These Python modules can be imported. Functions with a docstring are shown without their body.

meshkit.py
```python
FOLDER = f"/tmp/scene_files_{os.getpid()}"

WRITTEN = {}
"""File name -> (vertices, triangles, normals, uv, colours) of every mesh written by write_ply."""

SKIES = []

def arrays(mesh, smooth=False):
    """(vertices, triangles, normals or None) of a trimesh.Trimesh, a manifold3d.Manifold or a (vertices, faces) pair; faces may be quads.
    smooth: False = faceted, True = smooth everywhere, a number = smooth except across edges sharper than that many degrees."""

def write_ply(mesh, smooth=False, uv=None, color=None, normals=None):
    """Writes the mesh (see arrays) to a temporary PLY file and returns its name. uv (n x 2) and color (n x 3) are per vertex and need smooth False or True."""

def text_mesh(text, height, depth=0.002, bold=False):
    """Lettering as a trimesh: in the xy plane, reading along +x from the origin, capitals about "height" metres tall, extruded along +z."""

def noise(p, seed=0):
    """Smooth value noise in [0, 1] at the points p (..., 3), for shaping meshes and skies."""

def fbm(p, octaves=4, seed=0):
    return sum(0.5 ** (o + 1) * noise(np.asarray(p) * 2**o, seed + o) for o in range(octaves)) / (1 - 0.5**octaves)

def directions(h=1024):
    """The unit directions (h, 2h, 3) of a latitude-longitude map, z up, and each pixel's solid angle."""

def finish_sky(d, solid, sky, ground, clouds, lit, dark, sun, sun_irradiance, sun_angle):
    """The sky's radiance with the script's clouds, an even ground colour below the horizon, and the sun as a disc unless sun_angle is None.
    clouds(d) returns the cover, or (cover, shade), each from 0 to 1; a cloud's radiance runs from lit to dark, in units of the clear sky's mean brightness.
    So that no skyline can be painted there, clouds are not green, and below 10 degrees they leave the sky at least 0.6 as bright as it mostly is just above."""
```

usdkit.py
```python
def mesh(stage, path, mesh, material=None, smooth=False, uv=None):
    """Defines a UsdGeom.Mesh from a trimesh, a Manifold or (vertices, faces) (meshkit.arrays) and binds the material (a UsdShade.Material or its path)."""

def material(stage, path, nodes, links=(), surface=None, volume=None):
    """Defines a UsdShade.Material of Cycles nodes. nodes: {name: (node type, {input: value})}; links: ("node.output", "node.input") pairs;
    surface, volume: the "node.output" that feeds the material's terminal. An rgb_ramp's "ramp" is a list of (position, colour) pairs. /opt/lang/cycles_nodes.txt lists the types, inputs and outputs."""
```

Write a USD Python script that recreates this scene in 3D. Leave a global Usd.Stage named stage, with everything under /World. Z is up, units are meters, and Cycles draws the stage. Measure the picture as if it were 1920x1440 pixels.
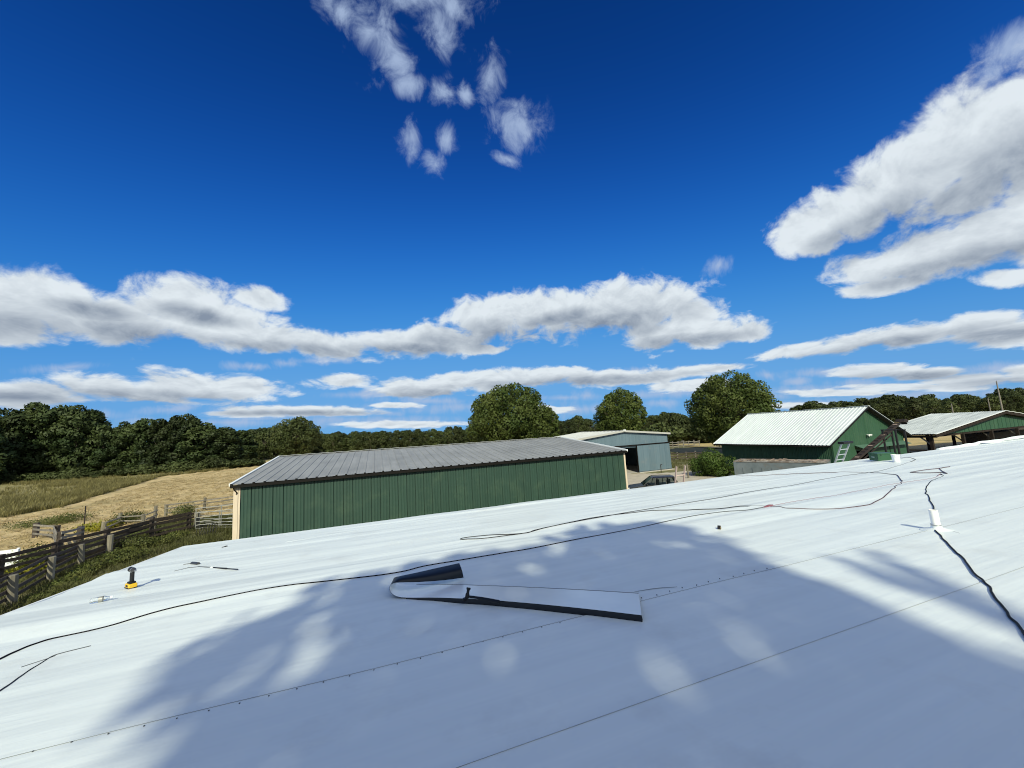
import math, random
import numpy as np
import trimesh, usdkit, meshkit
from pxr import Usd, UsdGeom, UsdLux, UsdShade, Gf, Sdf, Vt

stage = Usd.Stage.CreateInMemory()
UsdGeom.SetStageUpAxis(stage, 'Z')
UsdGeom.SetStageMetersPerUnit(stage, 1.0)
UsdGeom.Xform.Define(stage, '/World')
UsdGeom.Scope.Define(stage, '/World/Looks')

# ------------------------------------------------------------------ camera, sky, sun, exposure
EYE = np.array([0.0, 0.0, 6.6])
FPX = 721.0                                     # focal length in pixels of the 1920 wide photograph
ROT = np.array([[0.94207, -0.01590, 0.33503], [-0.33006, 0.13379, 0.93445], [-0.05968, -0.99088, 0.12094]])
ROT = np.linalg.svd(ROT)[0] @ np.linalg.svd(ROT)[2]   # rows: world axes in camera coordinates (right, down, forward)
EXPOSURE = 0.06
SKY_STRENGTH = 0.10
SUN_INTENSITY = 1.25
SUN_COLOR = (0.97, 0.94, 0.72)
TO_SUN = np.array([-0.237, -0.781, 0.578]); TO_SUN /= np.linalg.norm(TO_SUN)

cam = UsdGeom.Camera.Define(stage, '/World/camera')
m4 = np.eye(4)
m4[:3, 0], m4[:3, 1], m4[:3, 2], m4[:3, 3] = ROT[:, 0], -ROT[:, 1], -ROT[:, 2], EYE
cam.AddTransformOp().Set(Gf.Matrix4d(*m4.T.ravel().tolist()))
cam.CreateHorizontalApertureAttr(36.0)
cam.CreateVerticalApertureAttr(27.0)
cam.CreateFocalLengthAttr(36.0 * FPX / 1920)
cam.CreateClippingRangeAttr(Gf.Vec2f(0.05, 20000))
cam.CreateExposureAttr(EXPOSURE)


def ray(px, py):
    return ROT @ np.array([(px - 960) / FPX, (py - 720) / FPX, 1.0])


sun = UsdLux.DistantLight.Define(stage, '/World/sun')
sun.CreateIntensityAttr(SUN_INTENSITY)
sun.CreateAngleAttr(0.53)
sun.CreateNormalizeAttr(True)
sun.CreateColorAttr(Gf.Vec3f(*SUN_COLOR))
zax = TO_SUN; xax = np.cross([0, 0, 1], zax); xax /= np.linalg.norm(xax); yax = np.cross(zax, xax)
ms = np.eye(4); ms[:3, 0], ms[:3, 1], ms[:3, 2] = xax, yax, zax
sun.AddTransformOp().Set(Gf.Matrix4d(*ms.T.ravel().tolist()))


def euler_of(r):
    return (math.atan2(r[2, 1], r[2, 2]), math.asin(max(-1, min(1, -r[2, 0]))), math.atan2(r[1, 0], r[0, 0]))


# clouds: ellipses on the sky's sphere (given where they stand in the photograph, turned into directions)
CLOUDS = [
    # left bank
    (60, 560, 150, 58, 5), (0, 600, 130, 50, 0), (-150, 590, 150, 70, 0), (190, 600, 170, 55, 10), (340, 562, 110, 50, 5), (390, 595, 150, 50, 10),
    (490, 560, 60, 24, 10), (470, 632, 150, 32, 8), (590, 645, 110, 28, 10),
    # middle bank
    (740, 640, 90, 26, 0), (830, 640, 100, 32, 0), (920, 598, 90, 50, -5), (1010, 588, 110, 52, -5), (1120, 580, 120, 52, -8), (1220, 575, 100, 46, -8),
    (1290, 590, 90, 36, -5), (1230, 628, 70, 32, -5), (1310, 622, 110, 28, -5), (1400, 622, 60, 20, -8), (890, 655, 60, 12, 0),
    # lower bands
    (60, 738, 130, 28, 3), (-90, 740, 110, 40, 0), (200, 722, 110, 28, 3), (330, 727, 150, 32, 3), (450, 730, 110, 24, 3), (640, 715, 70, 15, 0),
    (780, 728, 95, 19, 0), (880, 715, 110, 22, -3), (1000, 705, 110, 20, -3), (1130, 708, 110, 18, -3), (1250, 704, 120, 14, -6), (1345, 692, 60, 9, -5),
    (1290, 722, 80, 13, -4), (590, 770, 150, 11, 0), (480, 776, 90, 8, 0), (760, 796, 130, 8, 0), (1020, 768, 60, 8, 0), (740, 760, 60, 7, 0),
    # right diagonal bank
    (1500, 425, 72, 45, -25), (1600, 388, 115, 66, -30), (1700, 330, 135, 85, -35), (1800, 290, 150, 100, -38), (1910, 225, 150, 105, -38),
    (2040, 200, 180, 160, -38), (1980, 330, 150, 90, -30), (1800, 365, 150, 55, -20), (1540, 448, 60, 28, -10),
    (1625, 505, 85, 40, -10), (1720, 480, 135, 55, -18), (1840, 450, 135, 60, -20), (1950, 430, 130, 75, -20), (1660, 535, 110, 18, -8), (1880, 520, 70, 20, 0),
    (1500, 655, 85, 15, -10), (1600, 640, 110, 19, -8), (1720, 628, 110, 23, -8), (1830, 612, 105, 28, -8), (1930, 622, 110, 32, -8),
    (1640, 697, 105, 15, -3), (1745, 700, 85, 13, -5), (1810, 712, 100, 15, -5), (1930, 700, 70, 22, 0), (1700, 726, 130, 8, 0), (1560, 737, 110, 8, 0), (1500, 760, 90, 7, 0),
]
WISPS = [
    (1440, 703, 40, 12, 0), (1100, 742, 44, 12, 0), (985, 748, 44, 12, 0), (1240, 756, 40, 10, 0), (270, 790, 80, 12, 0),
    (120, 776, 220, 14, 2), (560, 772, 240, 16, 0), (420, 792, 180, 11, 0), (900, 762, 220, 14, -2), (700, 788, 220, 12, 0), (1080, 768, 160, 12, -2), (1250, 738, 140, 11, -3), (1700, 742, 240, 13, -3), (1860, 738, 160, 16, -3), (1520, 758, 160, 11, -3), (1560, 728, 150, 12, -3), (1880, 690, 130, 14, -4),
    (640, 20, 60, 30, 30), (690, 60, 75, 45, 45), (742, 110, 55, 45, 60), (768, 158, 28, 40, 80), (820, 45, 60, 55, -60), (852, 15, 45, 42, 0), (780, 0, 90, 45, 0),
    (920, 142, 32, 52, 10), (968, 235, 56, 56, 0), (950, 298, 34, 13, 25), (770, 258, 22, 38, 10), (838, 260, 22, 36, 0), (816, 307, 27, 26, 0), (828, 172, 28, 34, 0), (1345, 497, 30, 20, -15), (872, 178, 18, 24, -30), (725, 80, 90, 60, 50),
    (740, -90, 200, 80, 20), (1905, 90, 75, 60, -50), (1850, 145, 60, 26, -35), (1770, 190, 60, 10, -40),
]


def cloud_frame(c):
    px, py, rx, ry, deg = c
    u = lambda x, y: (lambda v: v / np.linalg.norm(v))(ray(x, y))
    t = math.radians(deg)
    c0 = u(px, py)
    a = u(px + 4 * math.cos(t), py + 4 * math.sin(t)) - u(px - 4 * math.cos(t), py - 4 * math.sin(t))
    b = u(px + 4 * math.sin(t), py - 4 * math.cos(t)) - u(px - 4 * math.sin(t), py + 4 * math.cos(t))
    la, lb = np.linalg.norm(a) / 8 * rx, np.linalg.norm(b) / 8 * ry
    a /= np.linalg.norm(a)
    b -= a * (a @ b); b /= np.linalg.norm(b)
    return c0, np.stack([a, b, np.cross(a, b)], 1), (la, lb, 0.5)


def fill_cloud(az, el, ra, re):          # unseen clouds round the rest of the sky, enlarged as fill for the roof shade
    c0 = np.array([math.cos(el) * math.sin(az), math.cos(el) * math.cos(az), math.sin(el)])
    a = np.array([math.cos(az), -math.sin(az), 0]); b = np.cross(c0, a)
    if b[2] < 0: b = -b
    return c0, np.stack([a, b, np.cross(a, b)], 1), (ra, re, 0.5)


# the dark undersides of the larger banks
UNDERSIDES = [
    (50, 612, 140, 30, 5), (180, 585, 80, 18, 8), (270, 634, 150, 28, 8), (360, 590, 90, 16, 12), (470, 650, 90, 12, 6), (590, 658, 90, 13, 8), (760, 657, 110, 13, 0), (960, 632, 150, 26, -4), (1040, 600, 90, 14, -12),
    (1130, 612, 140, 28, -8), (1240, 645, 70, 14, -5), (1330, 636, 90, 11, -6), (280, 744, 190, 17, 3), (50, 748, 130, 18, 3), (820, 740, 110, 10, 0), (1060, 718, 200, 10, -3),
    (1640, 420, 150, 30, -28), (1790, 385, 200, 42, -25), (1900, 300, 160, 40, -30), (1620, 470, 60, 14, -30), (1760, 505, 170, 22, -14), (1890, 478, 130, 22, -15),
    (1630, 650, 170, 11, -9), (1860, 632, 140, 14, -8), (1700, 707, 170, 9, -3), (1880, 716, 120, 10, -3), (600, 775, 170, 6, 0),
]


def sky_material():
    rr = random.Random(5)
    frames = [cloud_frame(c) for c in CLOUDS]
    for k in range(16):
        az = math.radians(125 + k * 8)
        frames.append(fill_cloud(az, math.radians(rr.uniform(8, 64)), rr.uniform(0.30, 0.52), rr.uniform(0.13, 0.28)))
    scraps = []
    for k in range(30):                       # scraps of cloud low over the skyline
        scraps.append(cloud_frame((-60 + k * 70 + rr.uniform(-50, 50), rr.uniform(690, 810) - k * 2.0, rr.uniform(30, 110), rr.uniform(6, 12), rr.uniform(-5, 3))))
    wisps = [cloud_frame(c) for c in WISPS] + scraps
    n, L = {}, []
    n['tc'] = ('texture_coordinate', {})
    n['sky'] = ('sky_texture', {'sky_type': 'single_scattering', 'sun_disc': False, 'sun_elevation': math.asin(TO_SUN[2]),
                                'sun_rotation': math.atan2(TO_SUN[0], TO_SUN[1]), 'altitude': 100.0, 'air_density': 1.0, 'aerosol_density': 0.0, 'ozone_density': 8.0})
    # a camera's colour response: deep saturated blue overhead, soft shoulder near the horizon
    n['g1'] = ('vector_math', {'math_type': 'multiply', 'vector2': (0.1, 0.1, 0.1)})
    n['g2'] = ('vector_math', {'math_type': 'power', 'vector2': (3.0, 2.5, 3.0)})
    n['g3'] = ('vector_math', {'math_type': 'add', 'vector2': (0.0043, 0.0244, 0.028)})
    n['g4'] = ('vector_math', {'math_type': 'divide'})
    n['g5'] = ('vector_math', {'math_type': 'multiply', 'vector2': tuple(x / SKY_STRENGTH for x in SKY_TOP)})
    L += [('sky.color', 'g1.vector1'), ('g1.vector', 'g2.vector1'), ('g2.vector', 'g3.vector1'), ('g2.vector', 'g4.vector1'), ('g3.vector', 'g4.vector2'), ('g4.vector', 'g5.vector1')]
    # flatter billows toward the horizon: height enters as its logarithm
    n['sx'] = ('separate_xyz', {}); L.append(('tc.generated', 'sx.vector'))
    n['z1'] = ('math', {'math_type': 'maximum', 'value2': 0.0}); L.append(('sx.z', 'z1.value1'))
    n['z2'] = ('math', {'math_type': 'add', 'value2': 0.07}); L.append(('z1.value', 'z2.value1'))
    n['z3'] = ('math', {'math_type': 'logarithm', 'value2': 2.71828}); L.append(('z2.value', 'z3.value1'))
    n['z4'] = ('math', {'math_type': 'multiply', 'value2': 0.50}); L.append(('z3.value', 'z4.value1'))
    n['sq'] = ('combine_xyz', {}); L.extend([('sx.x', 'sq.x'), ('sx.y', 'sq.y'), ('z4.value', 'sq.z')])
    n['up'] = ('vector_math', {'math_type': 'add', 'vector2': (-0.004, -0.0, 0.028)}); L.append(('sq.vector', 'up.vector1'))

    def field(tag, vec, frs):
        last = None
        for i, (c0, r, s) in enumerate(frs):
            n[f'{tag}m{i}'] = ('mapping', {'mapping_type': 'texture', 'location': tuple(c0), 'rotation': euler_of(r), 'scale': s})
            L.append((vec, f'{tag}m{i}.vector'))
            n[f'{tag}l{i}'] = ('vector_math', {'math_type': 'length'}); L.append((f'{tag}m{i}.vector', f'{tag}l{i}.vector1'))
            if last is None:
                last = f'{tag}l{i}.value'
            else:
                n[f'{tag}x{i}'] = ('math', {'math_type': 'minimum'})
                L.extend([(last, f'{tag}x{i}.value1'), (f'{tag}l{i}.value', f'{tag}x{i}.value2')])
                last = f'{tag}x{i}.value'
        return last

    def noise(tag, vec, scale, rough, detail=7.0, dist=0.3):
        n[tag] = ('noise_texture', {'scale': scale, 'detail': detail, 'roughness': rough, 'distortion': dist}); L.append((vec, tag + '.vector'))
        return tag + '.fac'

    def lin(tag, a, ka, b, kb, c):          # a*ka + b*kb + c
        n[tag + '1'] = ('math', {'math_type': 'multiply_add', 'value2': ka, 'value3': c}); L.append((a, tag + '1.value1'))
        n[tag] = ('math', {'math_type': 'multiply_add', 'value2': kb}); L.extend([(b, tag + '.value1'), (tag + '1.value', tag + '.value3')])
        return tag + '.value'

    na, nb = noise('na', 'sq.vector', 13.0, 0.60, 9.0), noise('nb', 'up.vector', 13.0, 0.60, 6.0)
    d0 = lin('d0', field('a', 'tc.generated', frames), -1.0, na, 2.0, 1.06 - 1.0)
    sh = lin('sh', field('s', 'tc.generated', UNDER_FRAMES), -0.8, na, 1.2, 1.35 - 0.6)
    relief = lin('relief', na, -2.6, nb, 2.6, 0.0)
    n['cover'] = ('map_range', {'range_type': 'smoothstep', 'from_min': -0.05, 'from_max': 0.42, 'clamp': True}); L.append((d0, 'cover.value'))
    n['core'] = ('map_range', {'from_min': 0.1, 'from_max': 1.3, 'to_max': 0.22, 'clamp': True}); L.append((d0, 'core.value'))
    n['base'] = ('map_range', {'range_type': 'smoothstep', 'from_min': 0.0, 'from_max': 1.2, 'to_max': 0.72, 'clamp': True}); L.append((sh, 'base.value'))
    n['t1'] = ('math', {'math_type': 'add'}); L.extend([('core.result', 't1.value1'), ('base.result', 't1.value2')])
    n['t2'] = ('math', {'math_type': 'multiply_add', 'value2': 0.55, 'use_clamp': True}); L.extend([(relief, 't2.value1'), ('t1.value', 't2.value3')])
    n['tone'] = ('rgb_ramp', {'ramp': [(0, CLOUD_LIT), (1, CLOUD_DARK)]}); L.append(('t2.value', 'tone.fac'))
    n['wv'] = ('vector_math', {'math_type': 'multiply', 'vector2': (1.15, 1.15, 0.6)}); L.append(('tc.generated', 'wv.vector1'))
    w0 = lin('w0', field('w', 'tc.generated', wisps), -1.0, noise('nw', 'wv.vector', 17.0, 0.66, 9.0, 0.5), 3.0, 0.98 - 1.5)
    n['wcover'] = ('map_range', {'range_type': 'smoothstep', 'from_min': -0.15, 'from_max': 1.3, 'to_max': 0.85, 'clamp': True}); L.append((w0, 'wcover.value'))
    n['mw'] = ('mix', {'color2': CLOUD_WISP}); L.extend([('wcover.result', 'mw.fac'), ('g5.vector', 'mw.color1')])
    n['mc'] = ('mix', {}); L.extend([('cover.result', 'mc.fac'), ('mw.color', 'mc.color1'), ('tone.color', 'mc.color2')])
    n['bg'] = ('background_shader', {'strength': SKY_STRENGTH}); L.append(('mc.color', 'bg.color'))
    return usdkit.material(stage, '/World/Looks/sky_look', n, L, surface='bg.background')


UNDER_FRAMES = [cloud_frame(c) for c in UNDERSIDES]
SKY_TOP = (0.150, 0.405, 0.76)
CLOUD_LIT, CLOUD_DARK, CLOUD_WISP = (7.2, 7.9, 8.4), (2.3, 2.85, 3.7), (3.9, 5.0, 7.0)
dome = UsdLux.DomeLight.Define(stage, '/World/sky')
dome.CreateIntensityAttr(1.0)
UsdShade.MaterialBindingAPI.Apply(dome.GetPrim()).Bind(sky_material())


# ------------------------------------------------------------------ helpers
H0, SL = 1.35, 0.0806                            # camera height above the roof plane, fall of the roof per metre
EAVE_Y, RAKE_X, ROOF_END = 11.86, -4.43, 50.0
RIDGE_Y = -1.6


def roof_z(x, y):
    return EYE[2] - H0 - SL * y


def gnd(px, py, z=0.0):
    v = ray(px, py); return EYE + v * ((z - EYE[2]) / v[2])


def roofpt(px, py, lift=0.0):
    v = ray(px, py); return EYE + v * ((lift - H0) / (v[2] + SL * v[1]))


def aty(px, py, y):
    v = ray(px, py); return EYE + v * (y / v[1])


def atd(px, py, d):
    return EYE + ray(px, py) * d


_used = {}


def numbered(path):
    k = _used.get(path, -1) + 1
    _used[path] = k
    return path if k == 0 else f'{path}_{k:03d}'


def tag(prim, label=None, cat=None, group=None, kind=None):
    p = prim.GetPrim() if hasattr(prim, 'GetPrim') else prim
    for k, v in (('label', label), ('category', cat), ('group', group), ('kind', kind)):
        if v:
            p.SetCustomDataByKey(k, v)
    return p


def thing(name, label=None, cat=None, group=None, loc=(0, 0, 0), rz=0.0, scale=(1, 1, 1), kind=None):
    x = UsdGeom.Xform.Define(stage, numbered('/World/' + name))
    x.AddTranslateOp().Set(Gf.Vec3d(*map(float, loc))); x.AddRotateZOp().Set(float(rz)); x.AddScaleOp().Set(Gf.Vec3f(*map(float, scale)))
    tag(x, label, cat, group, kind)
    return str(x.GetPath())


def dup(src, loc, rz, scale=(1, 1, 1), label=None, cat=None, group=None):
    base = src.rsplit('/', 1)[1]
    base = base[:-4] if base[-3:].isdigit() else base
    x = UsdGeom.Xform.Define(stage, numbered('/World/' + base))
    x.AddTranslateOp().Set(Gf.Vec3d(*map(float, loc))); x.AddRotateZOp().Set(float(rz)); x.AddScaleOp().Set(Gf.Vec3f(*map(float, scale)))
    x.GetPrim().GetReferences().AddInternalReference(src); x.GetPrim().SetInstanceable(True)
    tag(x, label, cat, group)
    return str(x.GetPath())


def part(parent, name, mesh, m, smooth=False, label=None, kind=None, uv=None):
    g = usdkit.mesh(stage, numbered(f'{parent}/{name}'), mesh, m, smooth)
    tag(g, label, None, None, kind)
    return str(g.GetPath())


def top(name, mesh, m, label=None, cat=None, group=None, kind=None, smooth=False):
    g = usdkit.mesh(stage, numbered('/World/' + name), mesh, m, smooth)
    tag(g, label, cat, group, kind)
    return str(g.GetPath())


class MB:
    def __init__(s): s.v, s.f, s.n = [], [], 0

    def add(s, v, f):
        v = np.asarray(v, float).reshape(-1, 3); f = np.asarray(f, int)
        if f.shape[1] == 4: f = np.vstack([f[:, [0, 1, 2]], f[:, [0, 2, 3]]])
        s.v.append(v); s.f.append(f + s.n); s.n += len(v); return s

    def tm(s, m): return s.add(m.vertices, m.faces)

    def hexa(s, c8):                              # corners: bottom loop of 4, top loop of 4
        return s.add(c8, [[3, 2, 1, 0], [4, 5, 6, 7], [0, 1, 5, 4], [1, 2, 6, 5], [2, 3, 7, 6], [3, 0, 4, 7]])

    def box(s, lo, hi):
        (a, b, c), (d, e, g) = lo, hi
        return s.hexa([(a, b, c), (d, b, c), (d, e, c), (a, e, c), (a, b, g), (d, b, g), (d, e, g), (a, e, g)])

    def bar(s, p, q, w, h, up=(0, 0, 1)):
        p, q = np.asarray(p, float), np.asarray(q, float); t = q - p; t /= np.linalg.norm(t)
        up = np.asarray(up, float)
        if abs(t @ up) > 0.97: up = np.array([0, 1.0, 0])
        a = np.cross(t, up); a /= np.linalg.norm(a); b = np.cross(a, t)
        k = lambda o, i, j: o + a * w / 2 * i + b * h / 2 * j
        return s.hexa([k(p, -1, -1), k(p, 1, -1), k(q, 1, -1), k(q, -1, -1), k(p, -1, 1), k(p, 1, 1), k(q, 1, 1), k(q, -1, 1)])

    def tube(s, pts, r, sides=8, caps=True):
        p = np.asarray(pts, float); n = len(p); r = np.broadcast_to(np.asarray(r, float), (n,))
        t = np.gradient(p, axis=0); t /= np.linalg.norm(t, axis=1, keepdims=True) + 1e-12
        up = np.array([0, 0, 1.0]) if np.abs(t[:, 2]).mean() < 0.8 else np.array([0.3, 1.0, 0])
        a = np.cross(t, up); a /= np.linalg.norm(a, axis=1, keepdims=True) + 1e-12; b = np.cross(a, t)
        ang = np.arange(sides) * 2 * np.pi / sides
        v = p[:, None] + r[:, None, None] * (np.cos(ang)[None, :, None] * a[:, None] + np.sin(ang)[None, :, None] * b[:, None])
        i, j = np.meshgrid(np.arange(n - 1), np.arange(sides), indexing='ij')
        q = np.stack([i * sides + j, i * sides + (j + 1) % sides, (i + 1) * sides + (j + 1) % sides, (i + 1) * sides + j], -1).reshape(-1, 4)
        s.add(v.reshape(-1, 3), q[:, ::-1])
        if caps:
            for e, o in ((0, 1), (n - 1, -1)):
                ring = v[e]; f = [[0, k, k + 1] for k in range(1, sides - 1)]
                s.add(ring, [x[::o] for x in f])
        return s

    def prism(s, poly, axis_o, ax, ay, az, depth):
        """polygon (list of 2-D points, counter-clockwise) in the plane ax, ay at axis_o, extruded along az."""
        from shapely.geometry import Polygon
        m = trimesh.creation.extrude_polygon(Polygon(poly), depth, engine='earcut')
        v = np.asarray(axis_o, float) + m.vertices[:, :1] * np.asarray(ax, float) + m.vertices[:, 1:2] * np.asarray(ay, float) + m.vertices[:, 2:] * np.asarray(az, float)
        return s.add(v, m.faces)

    def grid(s, a):                               # a: (n, m, 3)
        n, m = a.shape[:2]; i, j = np.meshgrid(np.arange(n - 1), np.arange(m - 1), indexing='ij')
        k = i * m + j
        return s.add(a.reshape(-1, 3), np.stack([k, k + m, k + m + 1, k + 1], -1).reshape(-1, 4))

    @property
    def mesh(s): return (np.vstack(s.v), np.vstack(s.f))


def rot(v, deg):
    c, s_ = math.cos(math.radians(deg)), math.sin(math.radians(deg)); v = np.asarray(v, float)
    return np.stack([v[..., 0] * c - v[..., 1] * s_, v[..., 0] * s_ + v[..., 1] * c, v[..., 2]], -1)


def spline(pts, n=8):
    p = np.asarray(pts, float); p = np.vstack([2 * p[0] - p[1], p, 2 * p[-1] - p[-2]]); out = []
    for i in range(1, len(p) - 2):
        for k in range(n):
            t = k / n
            out.append(0.5 * (2 * p[i] + (p[i + 1] - p[i - 1]) * t + (2 * p[i - 1] - 5 * p[i] + 4 * p[i + 1] - p[i + 2]) * t * t + (3 * p[i] - p[i - 1] - 3 * p[i + 1] + p[i + 2]) * t ** 3))
    out.append(p[-2]); return np.array(out)


# ------------------------------------------------------------------ materials
def mat(name, c1, c2=None, scale=4.0, stretch=(1, 1, 1), rough=0.6, metal=0.0, spec=0.5, bump=0.0, bscale=30.0, bstretch=(1, 1, 1), lo=0.35, hi=0.65, detail=5.0,
        dirt=None, dscale=1.0, dlo=0.5, dhi=0.75, coord='geometry.position', vary=0.0):
    n = {'p': ('principled_bsdf', {'base_color': c1, 'roughness': rough, 'metallic': metal, 'specular_ior_level': spec})}
    L = []; need = c2 is not None or bump or dirt is not None
    if need:
        node, sock = coord.split('.'); n[node] = (node, {})
    col = None
    if c2 is not None:
        n['mp'] = ('mapping', {'scale': stretch}); L.append((coord, 'mp.vector'))
        n['nz'] = ('noise_texture', {'scale': scale, 'detail': detail, 'roughness': 0.6}); L.append(('mp.vector', 'nz.vector'))
        n['rp'] = ('rgb_ramp', {'ramp': [(lo, c1), (hi, c2)]}); L.append(('nz.fac', 'rp.fac')); col = 'rp.color'
    if dirt is not None:
        n['dn'] = ('noise_texture', {'scale': dscale, 'detail': 7.0, 'roughness': 0.65}); L.append((coord, 'dn.vector'))
        n['dr'] = ('map_range', {'from_min': dlo, 'from_max': dhi, 'clamp': True}); L.append(('dn.fac', 'dr.value'))
        n['dm'] = ('mix', {'color2': dirt, 'color1': c1}); L.append(('dr.result', 'dm.fac'))
        if col: L.append((col, 'dm.color1'))
        col = 'dm.color'
    if vary:
        n['oi'] = ('object_info', {}); n['hv'] = ('hsv', {'hue': 0.5, 'saturation': 1.0, 'color': c1})
        n['vr'] = ('map_range', {'to_min': 1 - vary, 'to_max': 1 + vary}); L += [('oi.random', 'vr.value'), ('vr.result', 'hv.value')]
        if col: L.append((col, 'hv.color'))
        col = 'hv.color'
    if col: L.append((col, 'p.base_color'))
    if bump:
        n['bm'] = ('mapping', {'scale': bstretch}); L.append((coord, 'bm.vector'))
        n['bn'] = ('noise_texture', {'scale': bscale, 'detail': 4.0}); L.append(('bm.vector', 'bn.vector'))
        n['bp'] = ('bump', {'strength': 1.0, 'distance': bump}); L += [('bn.fac', 'bp.height'), ('bp.normal', 'p.normal')]
    return usdkit.material(stage, '/World/Looks/' + name, n, L, surface='p.BSDF')


def leaf_mat(name, c1, c2, trans=0.3, vary=0.25, scale=0.35):
    n = {'tc': ('texture_coordinate', {}), 'geo': ('geometry', {}), 'oi': ('object_info', {}),
         'nz': ('noise_texture', {'scale': scale, 'detail': 3.0}), 'rp': ('rgb_ramp', {'ramp': [(0.35, c1), (0.65, c2)]}),
         'vr': ('map_range', {'to_min': 1 - vary, 'to_max': 1 + vary}), 'v2': ('map_range', {'to_min': 0.7, 'to_max': 1.35}),
         'm': ('math', {'math_type': 'multiply'}), 'hv': ('hsv', {'hue': 0.5, 'saturation': 1.0}),
         'd': ('principled_bsdf', {'roughness': 0.6, 'specular_ior_level': 0.25}), 't': ('translucent_bsdf', {}), 'mx': ('mix_closure', {'fac': trans})}
    L = [('tc.object', 'nz.vector'), ('nz.fac', 'rp.fac'), ('oi.random', 'vr.value'), ('geo.random_per_island', 'v2.value'), ('vr.result', 'm.value1'), ('v2.result', 'm.value2'),
         ('m.value', 'hv.value'), ('rp.color', 'hv.color'), ('hv.color', 'd.base_color'), ('hv.color', 't.color'), ('d.BSDF', 'mx.closure1'), ('t.BSDF', 'mx.closure2')]
    return usdkit.material(stage, '/World/Looks/' + name, n, L, surface='mx.closure')


def pane_mat(name, tint, fac_glossy=1.5):
    n = {'t': ('transparent_bsdf', {'color': tint}), 'g': ('glossy_bsdf', {'color': (0.22, 0.26, 0.22), 'roughness': 0.08}), 'f': ('fresnel', {'IOR': fac_glossy}), 'm': ('mix_closure', {})}
    return usdkit.material(stage, '/World/Looks/' + name, n, [('f.fac', 'm.fac'), ('t.BSDF', 'm.closure1'), ('g.BSDF', 'm.closure2')], surface='m.closure')


M = {}
M['membrane'] = mat('white_membrane', (0.765, 0.815, 0.795), (0.68, 0.73, 0.72), scale=1.0, stretch=(0.22, 5.5, 1), rough=0.42, spec=0.4, bump=0.006, bscale=1.0, bstretch=(0.9, 9, 1), lo=0.32, hi=0.80,
                    dirt=(0.60, 0.625, 0.605), dscale=1.3, dlo=0.55, dhi=0.85)
M['seam'] = mat('seam_sealant', (0.10, 0.115, 0.125), (0.20, 0.22, 0.23), scale=3, rough=0.6)
M['screw'] = mat('dark_screw', (0.05, 0.055, 0.06), rough=0.5)
M['white_trim'] = mat('white_trim', (0.78, 0.80, 0.79), rough=0.45)
M['wall_cream'] = mat('cream_metal', (0.62, 0.52, 0.40), (0.56, 0.46, 0.35), scale=3, stretch=(6, 6, 0.4), rough=0.5)
M['green_wall'] = mat('green_metal', (0.021, 0.050, 0.037), (0.026, 0.060, 0.044), scale=1.2, stretch=(5, 5, 0.25), rough=0.5, spec=0.4, dirt=(0.042, 0.078, 0.052), dscale=0.7, vary=0.05)
M['green_barn'] = mat('green_barn_paint', (0.017, 0.062, 0.030), (0.024, 0.080, 0.039), scale=1.0, stretch=(5, 5, 0.3), rough=0.6, dirt=(0.036, 0.085, 0.045), dscale=0.5, vary=0.06)
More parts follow.
